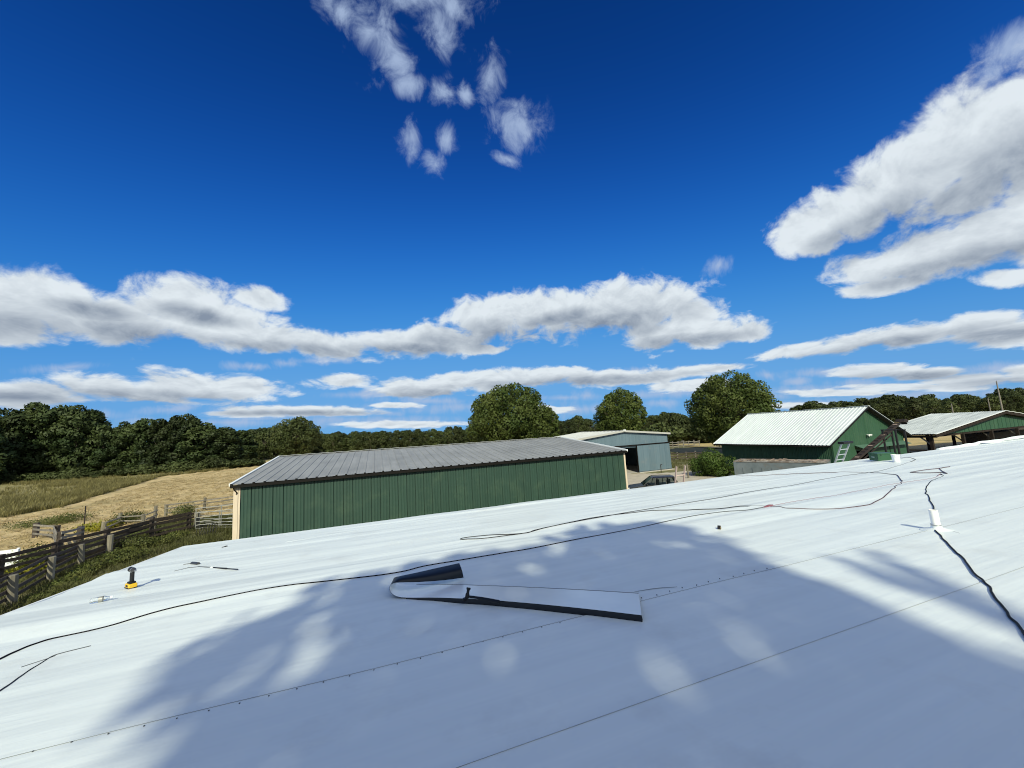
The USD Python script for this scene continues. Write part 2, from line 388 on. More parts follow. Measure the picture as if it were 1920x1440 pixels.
M['grey_roof'] = mat('dull_galvanised_roof', (0.235, 0.24, 0.235), (0.29, 0.295, 0.29), scale=0.8, stretch=(3, 0.3, 1), rough=0.55, metal=0.0, spec=0.5, dirt=(0.19, 0.195, 0.19), dscale=0.35, dlo=0.45, vary=0.04)
M['white_roof'] = mat('white_metal_roof', (0.62, 0.665, 0.655), (0.54, 0.585, 0.575), scale=0.8, stretch=(0.5, 3, 1), rough=0.4, vary=0.03)
M['old_roof'] = mat('weathered_white_roof', (0.50, 0.535, 0.53), (0.27, 0.295, 0.295), scale=1.1, stretch=(0.22, 2.2, 1), rough=0.5, lo=0.35, hi=0.7)
M['black_trim'] = mat('black_gutter', (0.008, 0.007, 0.006), rough=0.5, spec=0.15)
M['blue_wall'] = mat('slate_blue_metal', (0.090, 0.140, 0.175), (0.110, 0.160, 0.195), scale=1.0, stretch=(5, 5, 0.3), rough=0.5, dirt=(0.15, 0.175, 0.19), dscale=0.5, dlo=0.55, vary=0.05)
M['tan_trim'] = mat('pale_tan_trim', (0.38, 0.375, 0.35), rough=0.5)
M['black_wood'] = mat('blackened_timber', (0.014, 0.010, 0.008), (0.030, 0.022, 0.017), scale=3, rough=0.85, spec=0.2)
M['light_roof'] = mat('pale_metal_roof', (0.46, 0.47, 0.46), (0.40, 0.41, 0.40), scale=0.7, rough=0.5)
M['dark_metal'] = mat('dark_metal', (0.03, 0.028, 0.027), rough=0.5, metal=0.3)
M['rust'] = mat('rusty_steel', (0.026, 0.015, 0.011), (0.012, 0.009, 0.008), scale=3, rough=0.85, bump=0.003, bscale=20)
M['rust_light'] = mat('worn_wood_slats', (0.30, 0.22, 0.17), rough=0.8)
M['concrete'] = mat('concrete', (0.42, 0.40, 0.36), (0.34, 0.32, 0.29), scale=1.5, rough=0.85)
M['black_hole'] = mat('dark_interior', (0.02, 0.02, 0.022), rough=0.9)
M['dumpster'] = mat('grey_painted_steel', (0.105, 0.130, 0.142), (0.14, 0.165, 0.178), scale=1.5, rough=0.55, dirt=(0.13, 0.11, 0.09), dscale=1.2, dlo=0.55)
M['debris'] = mat('brown_debris', (0.16, 0.12, 0.09), (0.30, 0.26, 0.22), scale=4, rough=0.9)
M['dark_wood'] = mat('dark_weathered_wood', (0.026, 0.019, 0.014), (0.062, 0.046, 0.035), scale=3, stretch=(2, 2, 2), rough=0.85, bump=0.004, bscale=25, vary=0.25)
M['grey_wood'] = mat('grey_weathered_wood', (0.14, 0.125, 0.105), (0.23, 0.21, 0.18), scale=4, rough=0.88, bump=0.004, bscale=25, vary=0.2)
M['post_wood'] = mat('treated_post_wood', (0.13, 0.115, 0.085), (0.21, 0.19, 0.145), scale=5, stretch=(1, 1, 0.3), rough=0.88, vary=0.2)
M['tube_gate'] = mat('galvanised_tube', (0.30, 0.30, 0.28), rough=0.45, metal=0.2)
M['alu'] = mat('aluminium', (0.60, 0.61, 0.61), rough=0.35, metal=0.7)
M['alu_red'] = mat('worn_red_rail', (0.40, 0.30, 0.26), rough=0.5)
M['rim'] = mat('stained_rim_steel', (0.26, 0.25, 0.24), (0.12, 0.085, 0.06), scale=2.5, rough=0.7)
M['black_plastic'] = mat('black_plastic', (0.010, 0.010, 0.011), rough=0.5, spec=0.3)
M['dark_membrane'] = mat('black_underside', (0.006, 0.009, 0.013), (0.010, 0.013, 0.018), scale=6, rough=0.42, spec=0.35)
M['strip_white'] = mat('white_strip_face', (0.88, 0.90, 0.88), (0.80, 0.83, 0.82), scale=2, rough=0.22)
M['cord_black'] = mat('black_cord', (0.006, 0.006, 0.008), rough=0.6, spec=0.2)
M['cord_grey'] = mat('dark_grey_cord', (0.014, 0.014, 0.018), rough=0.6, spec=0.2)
M['cord_red'] = mat('faded_red_cord', (0.22, 0.075, 0.09), (0.14, 0.05, 0.065), scale=9, rough=0.55)
M['cord_maroon'] = mat('dark_maroon_cord', (0.060, 0.026, 0.032), rough=0.55)
M['yellow'] = mat('yellow_plastic', (0.70, 0.42, 0.02), rough=0.4)
M['drill_grey'] = mat('dark_grey_casting', (0.06, 0.06, 0.062), rough=0.4, metal=0.4)
M['steel'] = mat('bright_steel', (0.45, 0.45, 0.45), rough=0.3, metal=0.9)
M['brass'] = mat('brass', (0.35, 0.24, 0.09), rough=0.35, metal=0.8)
M['pvc'] = mat('white_pvc', (0.80, 0.79, 0.75), rough=0.35)
M['bucket'] = mat('white_bucket', (0.82, 0.83, 0.82), rough=0.4)
M['awning'] = mat('pale_green_awning', (0.060, 0.125, 0.085), rough=0.5)
M['box_green'] = mat('green_box_paint', (0.010, 0.062, 0.024), (0.013, 0.075, 0.030), scale=3, rough=0.45)
M['box_dark'] = mat('dark_green_box_front', (0.012, 0.042, 0.022), rough=0.45)
M['pale_print'] = mat('pale_print', (0.35, 0.42, 0.36), rough=0.6)
M['clear'] = usdkit.material(stage, '/World/Looks/clear_plastic', {'p': ('principled_bsdf', {'base_color': (0.95, 0.97, 0.97), 'roughness': 0.08, 'ior': 1.3, 'transmission_weight': 0.95})}, surface='p.BSDF')
M['glass'] = pane_mat('window_glass', (0.45, 0.5, 0.5))
M['car_paint'] = usdkit.material(stage, '/World/Looks/car_paint', {'p': ('principled_bsdf', {'base_color': (0.014, 0.014, 0.015), 'roughness': 0.35, 'coat_weight': 0.25, 'coat_roughness': 0.15})}, surface='p.BSDF')
M['tyre'] = mat('tyre', (0.02, 0.02, 0.02), rough=0.85)
M['lamp'] = mat('lamp_cover', (0.75, 0.76, 0.74), rough=0.15)
M['seat'] = mat('seat_cloth', (0.22, 0.20, 0.18), rough=0.9)
M['tail'] = mat('tail_lamp', (0.35, 0.02, 0.02), rough=0.2)
M['bark'] = mat('bark', (0.075, 0.060, 0.045), (0.13, 0.105, 0.08), scale=5, stretch=(1, 1, 0.2), rough=0.9, coord='texture_coordinate.object')
M['leaf_forest'] = leaf_mat('forest_leaves', (0.046, 0.076, 0.025), (0.090, 0.118, 0.038), 0.25, 0.42, 0.12)
M['leaf_far'] = leaf_mat('distant_leaves', (0.070, 0.095, 0.030), (0.115, 0.135, 0.044), 0.25, 0.35, 0.12)
M['leaf_round'] = leaf_mat('broad_leaves', (0.092, 0.140, 0.030), (0.155, 0.192, 0.045), 0.3, 0.12, 0.3)
M['leaf_shrub'] = leaf_mat('shrub_leaves', (0.075, 0.140, 0.026), (0.125, 0.185, 0.038), 0.3, 0.1, 0.8)
M['leaf_weed'] = leaf_mat('weed_leaves', (0.105, 0.135, 0.034), (0.17, 0.18, 0.052), 0.3, 0.3, 1.5)
M['leaf_gold'] = leaf_mat('yellow_weed_flowers', (0.34, 0.35, 0.03), (0.50, 0.45, 0.04), 0.3, 0.2, 1.5)
M['grass_tall'] = leaf_mat('tall_grass_blades', (0.24, 0.22, 0.075), (0.34, 0.285, 0.12), 0.3, 0.35, 0.4)
M['grass_lawn'] = leaf_mat('lawn_blades', (0.11, 0.125, 0.036), (0.18, 0.165, 0.06), 0.3, 0.35, 0.8)
M['straw'] = leaf_mat('cut_straw', (0.46, 0.35, 0.16), (0.60, 0.47, 0.25), 0.2, 0.3, 0.8)
M['ground'] = mat('rough_pasture_ground', (0.10, 0.105, 0.036), (0.18, 0.15, 0.066), scale=0.25, rough=0.95, bump=0.05, bscale=1.5, detail=8.0, dirt=(0.20, 0.155, 0.085), dscale=0.06, dlo=0.5, dhi=0.7)
M['hay'] = mat('mown_hay_ground', (0.40, 0.30, 0.13), (0.60, 0.46, 0.24), scale=0.9, stretch=(1, 1, 1), rough=0.95, bump=0.06, bscale=2.5, detail=8.0, dirt=(0.30, 0.24, 0.105), dscale=0.12, dlo=0.5, dhi=0.7)
M['meadow'] = mat('uncut_meadow_ground', (0.19, 0.175, 0.062), (0.29, 0.24, 0.10), scale=0.15, rough=0.95, bump=0.05, bscale=2, detail=8.0)
M['dry_field'] = mat('dry_pasture', (0.36, 0.28, 0.10), (0.48, 0.35, 0.16), scale=0.25, stretch=(1, 1, 1), rough=0.95, bump=0.05, bscale=1.2, detail=8.0, dirt=(0.16, 0.15, 0.055), dscale=0.12, dlo=0.5, dhi=0.7)
M['gravel'] = mat('pale_gravel', (0.46, 0.41, 0.33), (0.36, 0.32, 0.26), scale=1.2, rough=0.95, bump=0.02, bscale=8, detail=8.0)


# ------------------------------------------------------------------ ribbed sheet made of separate panels
def panels(parent, name, p0, p1, q0, q1, count, profile, m, out, smooth=False):
    """Lower line p0-p1, upper line q0-q1, cut into count panels; profile: (share of the width, height along out)."""
    p0, p1, q0, q1, out = (np.asarray(x, float) for x in (p0, p1, q0, q1, out))
    for k in range(count):
        mb = MB(); g = []
        for s_, h in profile:
            t = (k + s_) / count
            g.append([p0 + (p1 - p0) * t + out * h, q0 + (q1 - q0) * t + out * h])
        part(parent, name, mb.grid(np.array(g)).mesh, m, smooth)


WALL_PROFILE = [(0.0, 0.0), (0.0, -0.05), (0.07, -0.05), (0.07, 0.022), (0.12, 0.03), (0.3, 0.03), (0.34, 0.006), (0.40, 0.006), (0.44, 0.03), (0.63, 0.03), (0.67, 0.006), (0.73, 0.006), (0.77, 0.03), (0.96, 0.03), (1.0, 0.0)]
ROOF_PROFILE = [(0.0, 0.0), (0.02, 0.05), (0.09, 0.05), (0.13, 0.0), (0.4, 0.0), (0.42, 0.008), (0.47, 0.0), (0.7, 0.0), (0.72, 0.008), (0.77, 0.0), (1.0, 0.0)]
SIDING_PROFILE = [(0.0, 0.0), (0.02, -0.02), (0.05, -0.02), (0.07, 0.0), (0.33, 0.0), (0.35, 0.012), (0.40, 0.0), (0.66, 0.0), (0.68, 0.012), (0.73, 0.0), (1.0, 0.0)]


# ------------------------------------------------------------------ the setting: ground, fields, gravel
from shapely.geometry import Polygon, Point
from shapely import contains_xy
rng = np.random.default_rng(7)


def field_grid(poly, step, zfun):
    a, b, c, d = poly.bounds
    xs, ys = np.arange(a, c + step, step), np.arange(b, d + step, step)
    X, Y = np.meshgrid(xs, ys, indexing='ij')
    keep = contains_xy(poly, X[:-1, :-1] + step / 2, Y[:-1, :-1] + step / 2)
    V = np.stack([X, Y, zfun(X, Y)], -1); m = V.shape[1]
    i, j = np.nonzero(keep); k = i * m + j
    q = np.stack([k, k + m, k + m + 1, k + 1], -1)
    u, inv = np.unique(q, return_inverse=True)
    return V.reshape(-1, 3)[u], inv.reshape(-1, 4)


P3 = lambda X, Y, sx, sy, s0=0: np.stack([X * sx, Y * sy, np.full_like(X, s0 + 0.5)], -1)
gx = np.linspace(-1500, 1500, 61)
GX, GY = np.meshgrid(gx, gx, indexing='ij')
top('ground', MB().grid(np.stack([GX, GY, np.zeros_like(GX)], -1)).mesh, M['ground'], kind='structure')

edge_px = [(0, 974), (60, 962), (110, 955), (200, 925), (255, 910), (300, 895), (420, 882), (480, 868)]
edge = [gnd(*p)[:2] for p in edge_px]
hay_poly = Polygon([(-75, 58)] + edge + [(-30, 215), (24, 215), (24, 47), (-13, 46), (-19, 45.5), (-21.5, 40), (-23, 30), (-24.5, 22), (-60, 22)])
meadow_poly = Polygon([(-74.5, 58.5)] + [(e[0] - 0.15, e[1]) for e in edge] + [(-30.3, 215), (-60, 240), (-240, 240), (-240, 58.5)])
patch_poly = Polygon([gnd(*p)[:2] for p in ((-160, 934), (0, 931), (110, 922), (150, 914), (90, 909), (0, 913), (-160, 920))])


def hay_z(X, Y):
    u = X * 0.995 + Y * 0.07
    wob = (meshkit.noise(P3(X, Y, 0.12, 0.05)) - 0.5) * 2.2
    rows = np.maximum(0, np.sin((u + wob) * 2 * np.pi / 2.3)) ** 2
    return 0.02 + 0.20 * rows * (0.4 + meshkit.fbm(P3(X, Y, 1.3, 0.9), 3)) + 0.16 * meshkit.fbm(P3(X, Y, 0.8, 0.8, 3), 3)


top('hayfield', field_grid(hay_poly, 0.45, hay_z), M['hay'], kind='structure', smooth=True)
top('meadow', field_grid(meadow_poly, 2.0, lambda X, Y: 0.03 + 0.25 * meshkit.fbm(P3(X, Y, 0.1, 0.1), 3)), M['meadow'], kind='structure', smooth=True)
pasture_poly = Polygon([(58, 35), (250, 20), (330, 60), (300, 230), (190, 240), (95, 150), (72, 70)])
top('pasture', field_grid(pasture_poly, 2.5, lambda X, Y: 0.02 + 0.35 * meshkit.fbm(P3(X, Y, 0.12, 0.2), 4)), M['dry_field'], kind='structure', smooth=True)
grav = []
for k in range(40):
    a = k / 40 * 2 * math.pi; r = 1 + 0.12 * math.sin(3 * a + 1) + 0.1 * math.sin(5 * a)
    grav.append((30.5 + 9.0 * r * math.cos(a), 36 + 8.3 * r * math.sin(a)))
top('gravel_pad', field_grid(Polygon(grav), 0.5, lambda X, Y: 0.012 + 0.05 * meshkit.fbm(P3(X, Y, 0.6, 0.6), 3)), M['gravel'], kind='structure', smooth=True)

# ------------------------------------------------------------------ the white membrane roof we stand on
own = thing('flat_roof_building', 'long low building with white membrane roof filling the foreground', 'building')


def wrinkle(X, Y):
    far = np.clip((Y - 2.6) / 3.5, 0, 1); far = far * far * (3 - 2 * far)
    a = (meshkit.fbm(P3(X, Y, 0.16, 2.6), 3, 3) - 0.5) * 0.055 * (0.10 + 0.90 * far)
    b = (meshkit.fbm(P3(X, Y, 0.35, 0.6, 9), 2, 5) - 0.5) * 0.05 * (0.6 + 0.4 * far)
    c = np.maximum(0, meshkit.fbm(P3(X, Y, 0.10, 1.1, 20), 2, 11) - 0.56) * 0.20 * far
    return a + b + c


sheet_y = [RIDGE_Y, -0.38, 0.79, 1.953, 3.118, 6.03, 8.95, EAVE_Y]
for k in range(len(sheet_y) - 1):
    y0, y1 = sheet_y[k], sheet_y[k + 1]
    xs = np.concatenate([np.arange(RAKE_X, 16, 0.085), np.arange(16, ROOF_END + 0.1, 0.17)])
    ys = np.linspace(y0, y1, int((y1 - y0) / 0.07) + 2)
    X, Y = np.meshgrid(xs, ys, indexing='ij')
    edge_wob = 0.012 * (meshkit.noise(P3(X, Y * 0, 0.8, 0)) - 0.5)
    t = (Y - y0) / (y1 - y0)
    Z = roof_z(X, Y) + wrinkle(X, Y) + (0.006 if k < 4 else 0.016) * t
    part(own, 'membrane_sheet', MB().grid(np.stack([X, Y + edge_wob * t, Z], -1)).mesh, M['membrane'], True)
    if 1 <= k <= 3:          # the dirty line of sealant along the lap
        xs = np.arange(RAKE_X + 0.05, 18, 0.12); yy = np.full_like(xs, y1)
        w = 0.0034 + 0.0024 * meshkit.noise(P3(xs, yy, 3.0, 0))
        base = roof_z(xs, yy) + wrinkle(xs, yy) + 0.0025
        ey = yy + 0.012 * (meshkit.noise(P3(xs, yy * 0, 0.8, 0)) - 0.5)
        g = np.stack([np.stack([xs, ey - 0.0015, base + 0.0065], -1), np.stack([xs, ey + w * 0.8, base + 0.001], -1)], 1)
        part(own, 'seam_sealant', MB().grid(g).mesh, M['seam'])
xs, ys = np.arange(RAKE_X, ROOF_END + 0.1, 1.0), np.linspace(-14, RIDGE_Y, 14)
X, Y = np.meshgrid(xs, ys, indexing='ij')
part(own, 'membrane_sheet', MB().grid(np.stack([X, Y, roof_z(X, RIDGE_Y) + (Y - RIDGE_Y) * SL + wrinkle(X, np.full_like(X, RIDGE_Y))], -1)).mesh, M['membrane'], True)
zc, zr, zb = roof_z(0, EAVE_Y), roof_z(0, RIDGE_Y), roof_z(0, RIDGE_Y) - (14 + RIDGE_Y) * SL
# rake and eave trim, then the walls below
mb = MB(); n_ = 40
for y0, y1 in ((RIDGE_Y, EAVE_Y),):
    p, q = (RAKE_X - 0.03, y0, roof_z(0, y0) - 0.075), (RAKE_X - 0.03, y1 + 0.05, roof_z(0, y1 + .05) - 0.075)
    mb.bar(p, q, 0.04, 0.16)
part(own, 'rake_trim', mb.mesh, M['white_trim'])
part(own, 'rake_trim', MB().bar((RAKE_X - 0.03, -14, zb - 0.075), (RAKE_X - 0.03, RIDGE_Y, zr - 0.075), 0.04, 0.16).mesh, M['white_trim'])
part(own, 'eave_trim', MB().bar((RAKE_X, EAVE_Y + 0.03, zc - 0.08), (ROOF_END, EAVE_Y + 0.03, zc - 0.08), 0.05, 0.17).mesh, M['white_trim'])
panels(own, 'wall_panel', (RAKE_X + 0.12, EAVE_Y - 0.1, 0), (RAKE_X + 0.12, RIDGE_Y, 0), (RAKE_X + 0.12, EAVE_Y - 0.1, zc - 0.15), (RAKE_X + 0.12, RIDGE_Y, zr - 0.15), 14, WALL_PROFILE, M['wall_cream'], (-1, 0, 0))
panels(own, 'wall_panel', (RAKE_X + 0.12, RIDGE_Y, 0), (RAKE_X + 0.12, -13.9, 0), (RAKE_X + 0.12, RIDGE_Y, zr - 0.15), (RAKE_X + 0.12, -13.9, zb - 0.15), 13, WALL_PROFILE, M['wall_cream'], (-1, 0, 0))
panels(own, 'wall_panel', (ROOF_END - .1, EAVE_Y - 0.12, 0), (RAKE_X + 0.12, EAVE_Y - 0.12, 0), (ROOF_END - .1, EAVE_Y - 0.12, zc - 0.12), (RAKE_X + 0.12, EAVE_Y - 0.12, zc - 0.12), 60, WALL_PROFILE, M['wall_cream'], (0, 1, 0))
# screws showing along the lap
sx_ = np.array([123, 268, 406, 540, 663, 783, 898, 1008, 1113, 1213, 1311, 1402, 1490, 1577, 1658, 1737, 1812, 1886, 1960, 2032, 2100]) / 2
sy_ = np.array([667, 632, 601, 571, 541, 511, 483, 454, 427, 401, 377, 354, 332, 311, 289, 268, 248, 232, 214, 196, 180]) / 2 + 1080
spots = [roofpt(a, b) for a, b in zip(sx_, sy_)] + [np.array([2.12 + 0.158 * k, 3.17 + 0.012 * math.sin(k * 2.1), 0]) for k in range(12)]
cyl = trimesh.creation.cylinder(radius=0.0045, height=0.008, sections=8)
for i, p in enumerate(spots):
    z = roof_z(p[0], p[1]) + float(wrinkle(np.array([p[0]]), np.array([p[1]]))[0])
    c = cyl.copy(); c.apply_transform(trimesh.transformations.rotation_matrix(0.5 * math.sin(i * 7.3), (1, 0.3, 0))); c.apply_translation((p[0], p[1], z + 0.006))
    part(own, 'screw', (c.vertices, c.faces), M['screw'])
# raised creases and short open laps of the membrane
def ribbon(px_list, width, lift, m, name, parent=own):
    pts = np.array([roofpt(a, b) for a, b in px_list]); pts = spline(pts, 6)
    z = roof_z(pts[:, 0], pts[:, 1]) + wrinkle(pts[:, 0], pts[:, 1])
    w = width * np.sin(np.linspace(0.05, math.pi - 0.05, len(pts))) ** 0.4
    a = np.stack([pts[:, 0], pts[:, 1] - w / 2, z + 0.005], -1); b = np.stack([pts[:, 0], pts[:, 1], z + lift], -1); c = np.stack([pts[:, 0], pts[:, 1] + w / 2, z + 0.005], -1)
    part(parent, name, MB().grid(np.stack([a, b, c], 1)).mesh, m)


ribbon([(535, 1018), (620, 1003), (720, 987), (805, 974)], 0.10, 0.012, M['membrane'], 'membrane_crease')
ribbon([(340, 1081), (420, 1069), (520, 1054), (640, 1037), (755, 1021)], 0.035, 0.006, M['seam'], 'open_lap')
ribbon([(1190, 1112), (1230, 1106), (1270, 1103)], 0.012, 0.003, M['seam'], 'open_lap')
ribbon([(1070, 1171), (1085, 1165), (1098, 1161)], 0.016, 0.004, M['seam'], 'open_lap')
ribbon([(1612, 1030), (1620, 1028), (1630, 1026)], 0.014, 0.004, M['seam'], 'open_lap')
ribbon([(1780, 995), (1790, 998), (1800, 1001)], 0.02, 0.005, M['seam'], 'open_lap')

# ------------------------------------------------------------------ long green metal shed
YG, XG0, XG1, EG, DG, RG = 30.05, -8.72, 21.2, 4.16, 13.0, 1.22
shed = thing('green_metal_shed', 'long low dark green metal shed with grey ribbed roof and black gutter', 'shed')
panels(shed, 'wall_panel', (XG0 + 0.37, YG, 0), (XG1 - 0.16, YG, 0), (XG0 + 0.37, YG, EG - 0.1), (XG1 - 0.16, YG, EG - 0.1), 48, WALL_PROFILE, M['green_wall'], (0, -1, 0))
part(shed, 'corner_trim', MB().box((XG0, YG - 0.045, 0), (XG0 + 0.25, YG + 0.3, EG - 0.1)).box((XG0 + 0.265, YG - 0.03, 0), (XG0 + 0.37, YG + 0.3, EG - 0.1)).mesh, M['wall_cream'])
part(shed, 'corner_trim', MB().box((XG1 - 0.15, YG - 0.045, 0), (XG1, YG + 0.3, EG - 0.1)).mesh, M['wall_cream'])
sl = lambda y: EG + 0.08 + (y - YG + 0.25) / DG * RG
nrm = np.array([0, -RG, DG]) / math.hypot(RG, DG)
panels(shed, 'roof_panel', (XG0 - 0.1, YG - 0.25, sl(YG - 0.25)), (XG1 + 0.1, YG - 0.25, sl(YG - 0.25)), (XG0 - 0.1, YG + DG, sl(YG + DG)), (XG1 + 0.1, YG + DG, sl(YG + DG)), 49, ROOF_PROFILE, M['grey_roof'], nrm)
nrm2 = np.array([0, RG, DG]) / math.hypot(RG, DG)
panels(shed, 'roof_panel', (XG1 + 0.1, YG + 2 * DG + 0.25, sl(YG - 0.25)), (XG0 - 0.1, YG + 2 * DG + 0.25, sl(YG - 0.25)), (XG1 + 0.1, YG + DG, sl(YG + DG)), (XG0 - 0.1, YG + DG, sl(YG + DG)), 49, ROOF_PROFILE, M['grey_roof'], nrm2)
zr_ = sl(YG + DG)
part(shed, 'ridge_cap', MB().bar((XG0 - 0.12, YG + DG - 0.1, zr_ + 0.07), (XG1 + 0.12, YG + DG - 0.1, zr_ + 0.07), 0.36, 0.03).mesh, M['light_roof'])
mb = MB()
for k in range(98):
    x = XG0 + (k + 0.5) * (XG1 - XG0) / 98
    if k % 2 == 0: mb.box((x - 0.17, YG + DG - 0.29, zr_ + 0.035), (x + 0.17, YG + DG - 0.26, zr_ + 0.062))
tag(stage.GetPrimAtPath(part(shed, 'ridge_closure', mb.mesh, M['black_trim'])), kind='stuff')
for x0, nm in ((XG0 - 0.18, 'rake_trim'), (XG1 + 0.06, 'rake_trim')):
    mb = MB()
    for (ya, za), (yb, zb_) in (((YG - 0.27, sl(YG - 0.25)), (YG + DG, zr_)), ((YG + 2 * DG + 0.27, sl(YG - 0.25)), (YG + DG, zr_))):
        mb.bar((x0 + 0.06, ya, za + 0.0), (x0 + 0.06, yb, zb_ + 0.0), 0.14, 0.17)
    part(shed, nm, mb.mesh, M['white_trim'])
gut = [(-0.16, 0.0), (-0.16, 0.13), (-0.145, 0.13), (-0.13, 0.02), (0.0, 0.02), (0.0, 0.0)]
part(shed, 'gutter', MB().box((XG0 - 0.12, YG - 0.30, EG - 0.13), (XG1 + 0.08, YG - 0.27, EG + 0.05)).box((XG0 - 0.12, YG - 0.27, EG - 0.13), (XG1 + 0.08, YG - 0.02, EG - 0.10)).mesh, M['black_trim'])
mb = MB()
for k in range(49):
    x = XG0 - 0.1 + (k + 0.055) * (XG1 - XG0 + 0.2) / 49
    mb.box((x - 0.06, YG - 0.3, EG + 0.06), (x + 0.06, YG - 0.2, EG + 0.145))
part(shed, 'rib_closure', mb.mesh, M['black_trim'])
part(shed, 'downspout', MB().tube(spline([(XG0 + 0.05, YG - 0.2, EG - 0.12), (XG0 + 0.07, YG - 0.17, EG - 0.25), (XG0 + 0.2, YG - 0.09, EG - 0.45), (XG0 + 0.16, YG - 0.08, EG - 0.55)], 5), 0.035, 8).mesh, M['black_trim'])
for xx, o in ((XG0 + 0.02, -1), (XG1 - 0.02, 1)):
    panels(shed, 'end_wall_panel', (xx, YG + 0.3, 0), (xx, YG + DG, 0), (xx, YG + 0.3, EG - 0.05), (xx, YG + DG, zr_ - 0.15), 14, WALL_PROFILE, M['green_wall'], (o, 0, 0))
    panels(shed, 'end_wall_panel', (xx, YG + DG, 0), (xx, YG + 2 * DG, 0), (xx, YG + DG, zr_ - 0.15), (xx, YG + 2 * DG, EG - 0.05), 14, WALL_PROFILE, M['green_wall'], (o, 0, 0))
part(shed, 'back_wall', MB().box((XG0, YG + 2 * DG - 0.05, 0), (XG1, YG + 2 * DG, EG)).mesh, M['green_wall'])

# ------------------------------------------------------------------ slate blue barn behind it
YB, XB0, XB1, EB, PB, DB = 44.25, 23.85, 38.55, 5.0, 5.72, 11.0
XP = (XB0 + XB1) / 2
barn = thing('blue_metal_barn', 'slate blue metal barn with open sliding door and pale low roof', 'barn')
zt = lambda x: (PB - (PB - EB) * abs(x - XP) / (XP - XB0)) - 0.12
DOOR0, DOOR1, DOORH = 27.2, 33.1, 3.42
SP = SIDING_PROFILE
panels(barn, 'wall_panel', (XB0, YB, 0), (DOOR0, YB, 0), (XB0, YB, zt(XB0)), (DOOR0, YB, zt(DOOR0)), 4, SP, M['blue_wall'], (0, -1, 0))
panels(barn, 'wall_panel', (DOOR0, YB, DOORH), (XP, YB, DOORH), (DOOR0, YB, zt(DOOR0)), (XP, YB, zt(XP)), 4, SP, M['blue_wall'], (0, -1, 0))
panels(barn, 'wall_panel', (XP, YB, DOORH), (DOOR1, YB, DOORH), (XP, YB, zt(XP)), (DOOR1, YB, zt(DOOR1)), 2, SP, M['blue_wall'], (0, -1, 0))
panels(barn, 'wall_panel', (DOOR1, YB, 0.1), (XB1, YB, 0.1), (DOOR1, YB, zt(DOOR1)), (XB1, YB, zt(XB1)), 6, SP, M['blue_wall'], (0, -1, 0))
door = part(barn, 'sliding_door', MB().box((33.15, YB - 0.17, 0.14), (XB1 + 0.02, YB - 0.09, 3.62)).mesh, M['blue_wall'])
for k in range(6):
    a = 33.2 + k * 0.9
    part(barn, 'door_board', MB().box((a, YB - 0.185, 0.2), (min(a + 0.885, XB1 - 0.02), YB - 0.172, 3.56)).mesh, M['blue_wall'])
part(barn, 'door_track', MB().box((28.6, YB - 0.24, 3.64), (XB1 + 0.1, YB - 0.03, 3.78)).mesh, M['black_trim'])
part(barn, 'door_frame', MB().box((33.06, YB - 0.20, 0.0), (33.15, YB - 0.05, 3.6)).box((33.15, YB - 0.19, 0.02), (XB1 + 0.05, YB - 0.08, 0.138)).mesh, M['black_trim'])
part(barn, 'corner_trim', MB().box((XB1 - 0.06, YB - 0.05, 0.1), (XB1 + 0.04, YB + 0.1, EB - 0.12)).mesh, M['black_trim'])
part(barn, 'foundation', MB().box((33.0, YB - 0.45, -0.1), (XB1 + 0.25, YB + 0.1, 0.10)).mesh, M['concrete'])
for s_, xx, xe in ((-1, XB0 - 0.25, XB0), (1, XB1 + 0.25, XB1)):
    ze = EB - (PB - EB) * 0.25 / (XP - XB0)
    n1 = np.array([s_ * (PB - EB), 0, XP - XB0]); n1 /= np.linalg.norm(n1)
    a0, a1, b0, b1 = (xx, YB - 0.3, ze), (xx, YB + DB, ze), (XP, YB - 0.3, PB), (XP, YB + DB, PB)
    if s_ < 0: a0, a1, b0, b1 = a1, a0, b1, b0
    panels(barn, 'roof_panel', a0, a1, b0, b1, 12, ROOF_PROFILE, M['light_roof'], n1)
    part(barn, 'rake_trim', MB().bar((xx, YB - 0.33, ze - 0.04), (XP + s_ * 0.02, YB - 0.33, PB - 0.04), 0.1, 0.24).mesh, M['tan_trim'])
    part(barn, 'eave_trim', MB().bar((xx + s_ * 0.03, YB - 0.3, ze - 0.06), (xx + s_ * 0.03, YB + DB, ze - 0.06), 0.08, 0.18).mesh, M['tan_trim'])
    panels(barn, 'side_wall_panel', (xe, YB, 0), (xe, YB + DB - .1, 0), (xe, YB, EB - 0.1), (xe, YB + DB - .1, EB - 0.1), 12, SP, M['blue_wall'], (s_, 0, 0))
part(barn, 'back_wall', MB().prism([(XB0, 0), (XB1, 0), (XB1, EB - 0.1), (XP, PB - 0.1), (XB0, EB - 0.1)], (0, YB + DB, 0), (1, 0, 0), (0, 0, 1), (0, -1, 0), 0.06).mesh, M['blue_wall'])
part(barn, 'ridge_cap', MB().bar((XP, YB - 0.36, PB + 0.05), (XP, YB + DB, PB + 0.05), 0.4, 0.05).mesh, M['tan_trim'])
part(barn, 'floor', MB().box((XB0 + .1, YB + 0.12, -0.05), (XB1 - .1, YB + DB - .1, 0.03)).mesh, M['concrete'])
part(barn, 'ridge_vent', MB().box((XP - 0.18, YB - 0.5, PB + 0.02), (XP + 0.22, YB - 0.38, PB + 0.16)).mesh, M['white_trim'])

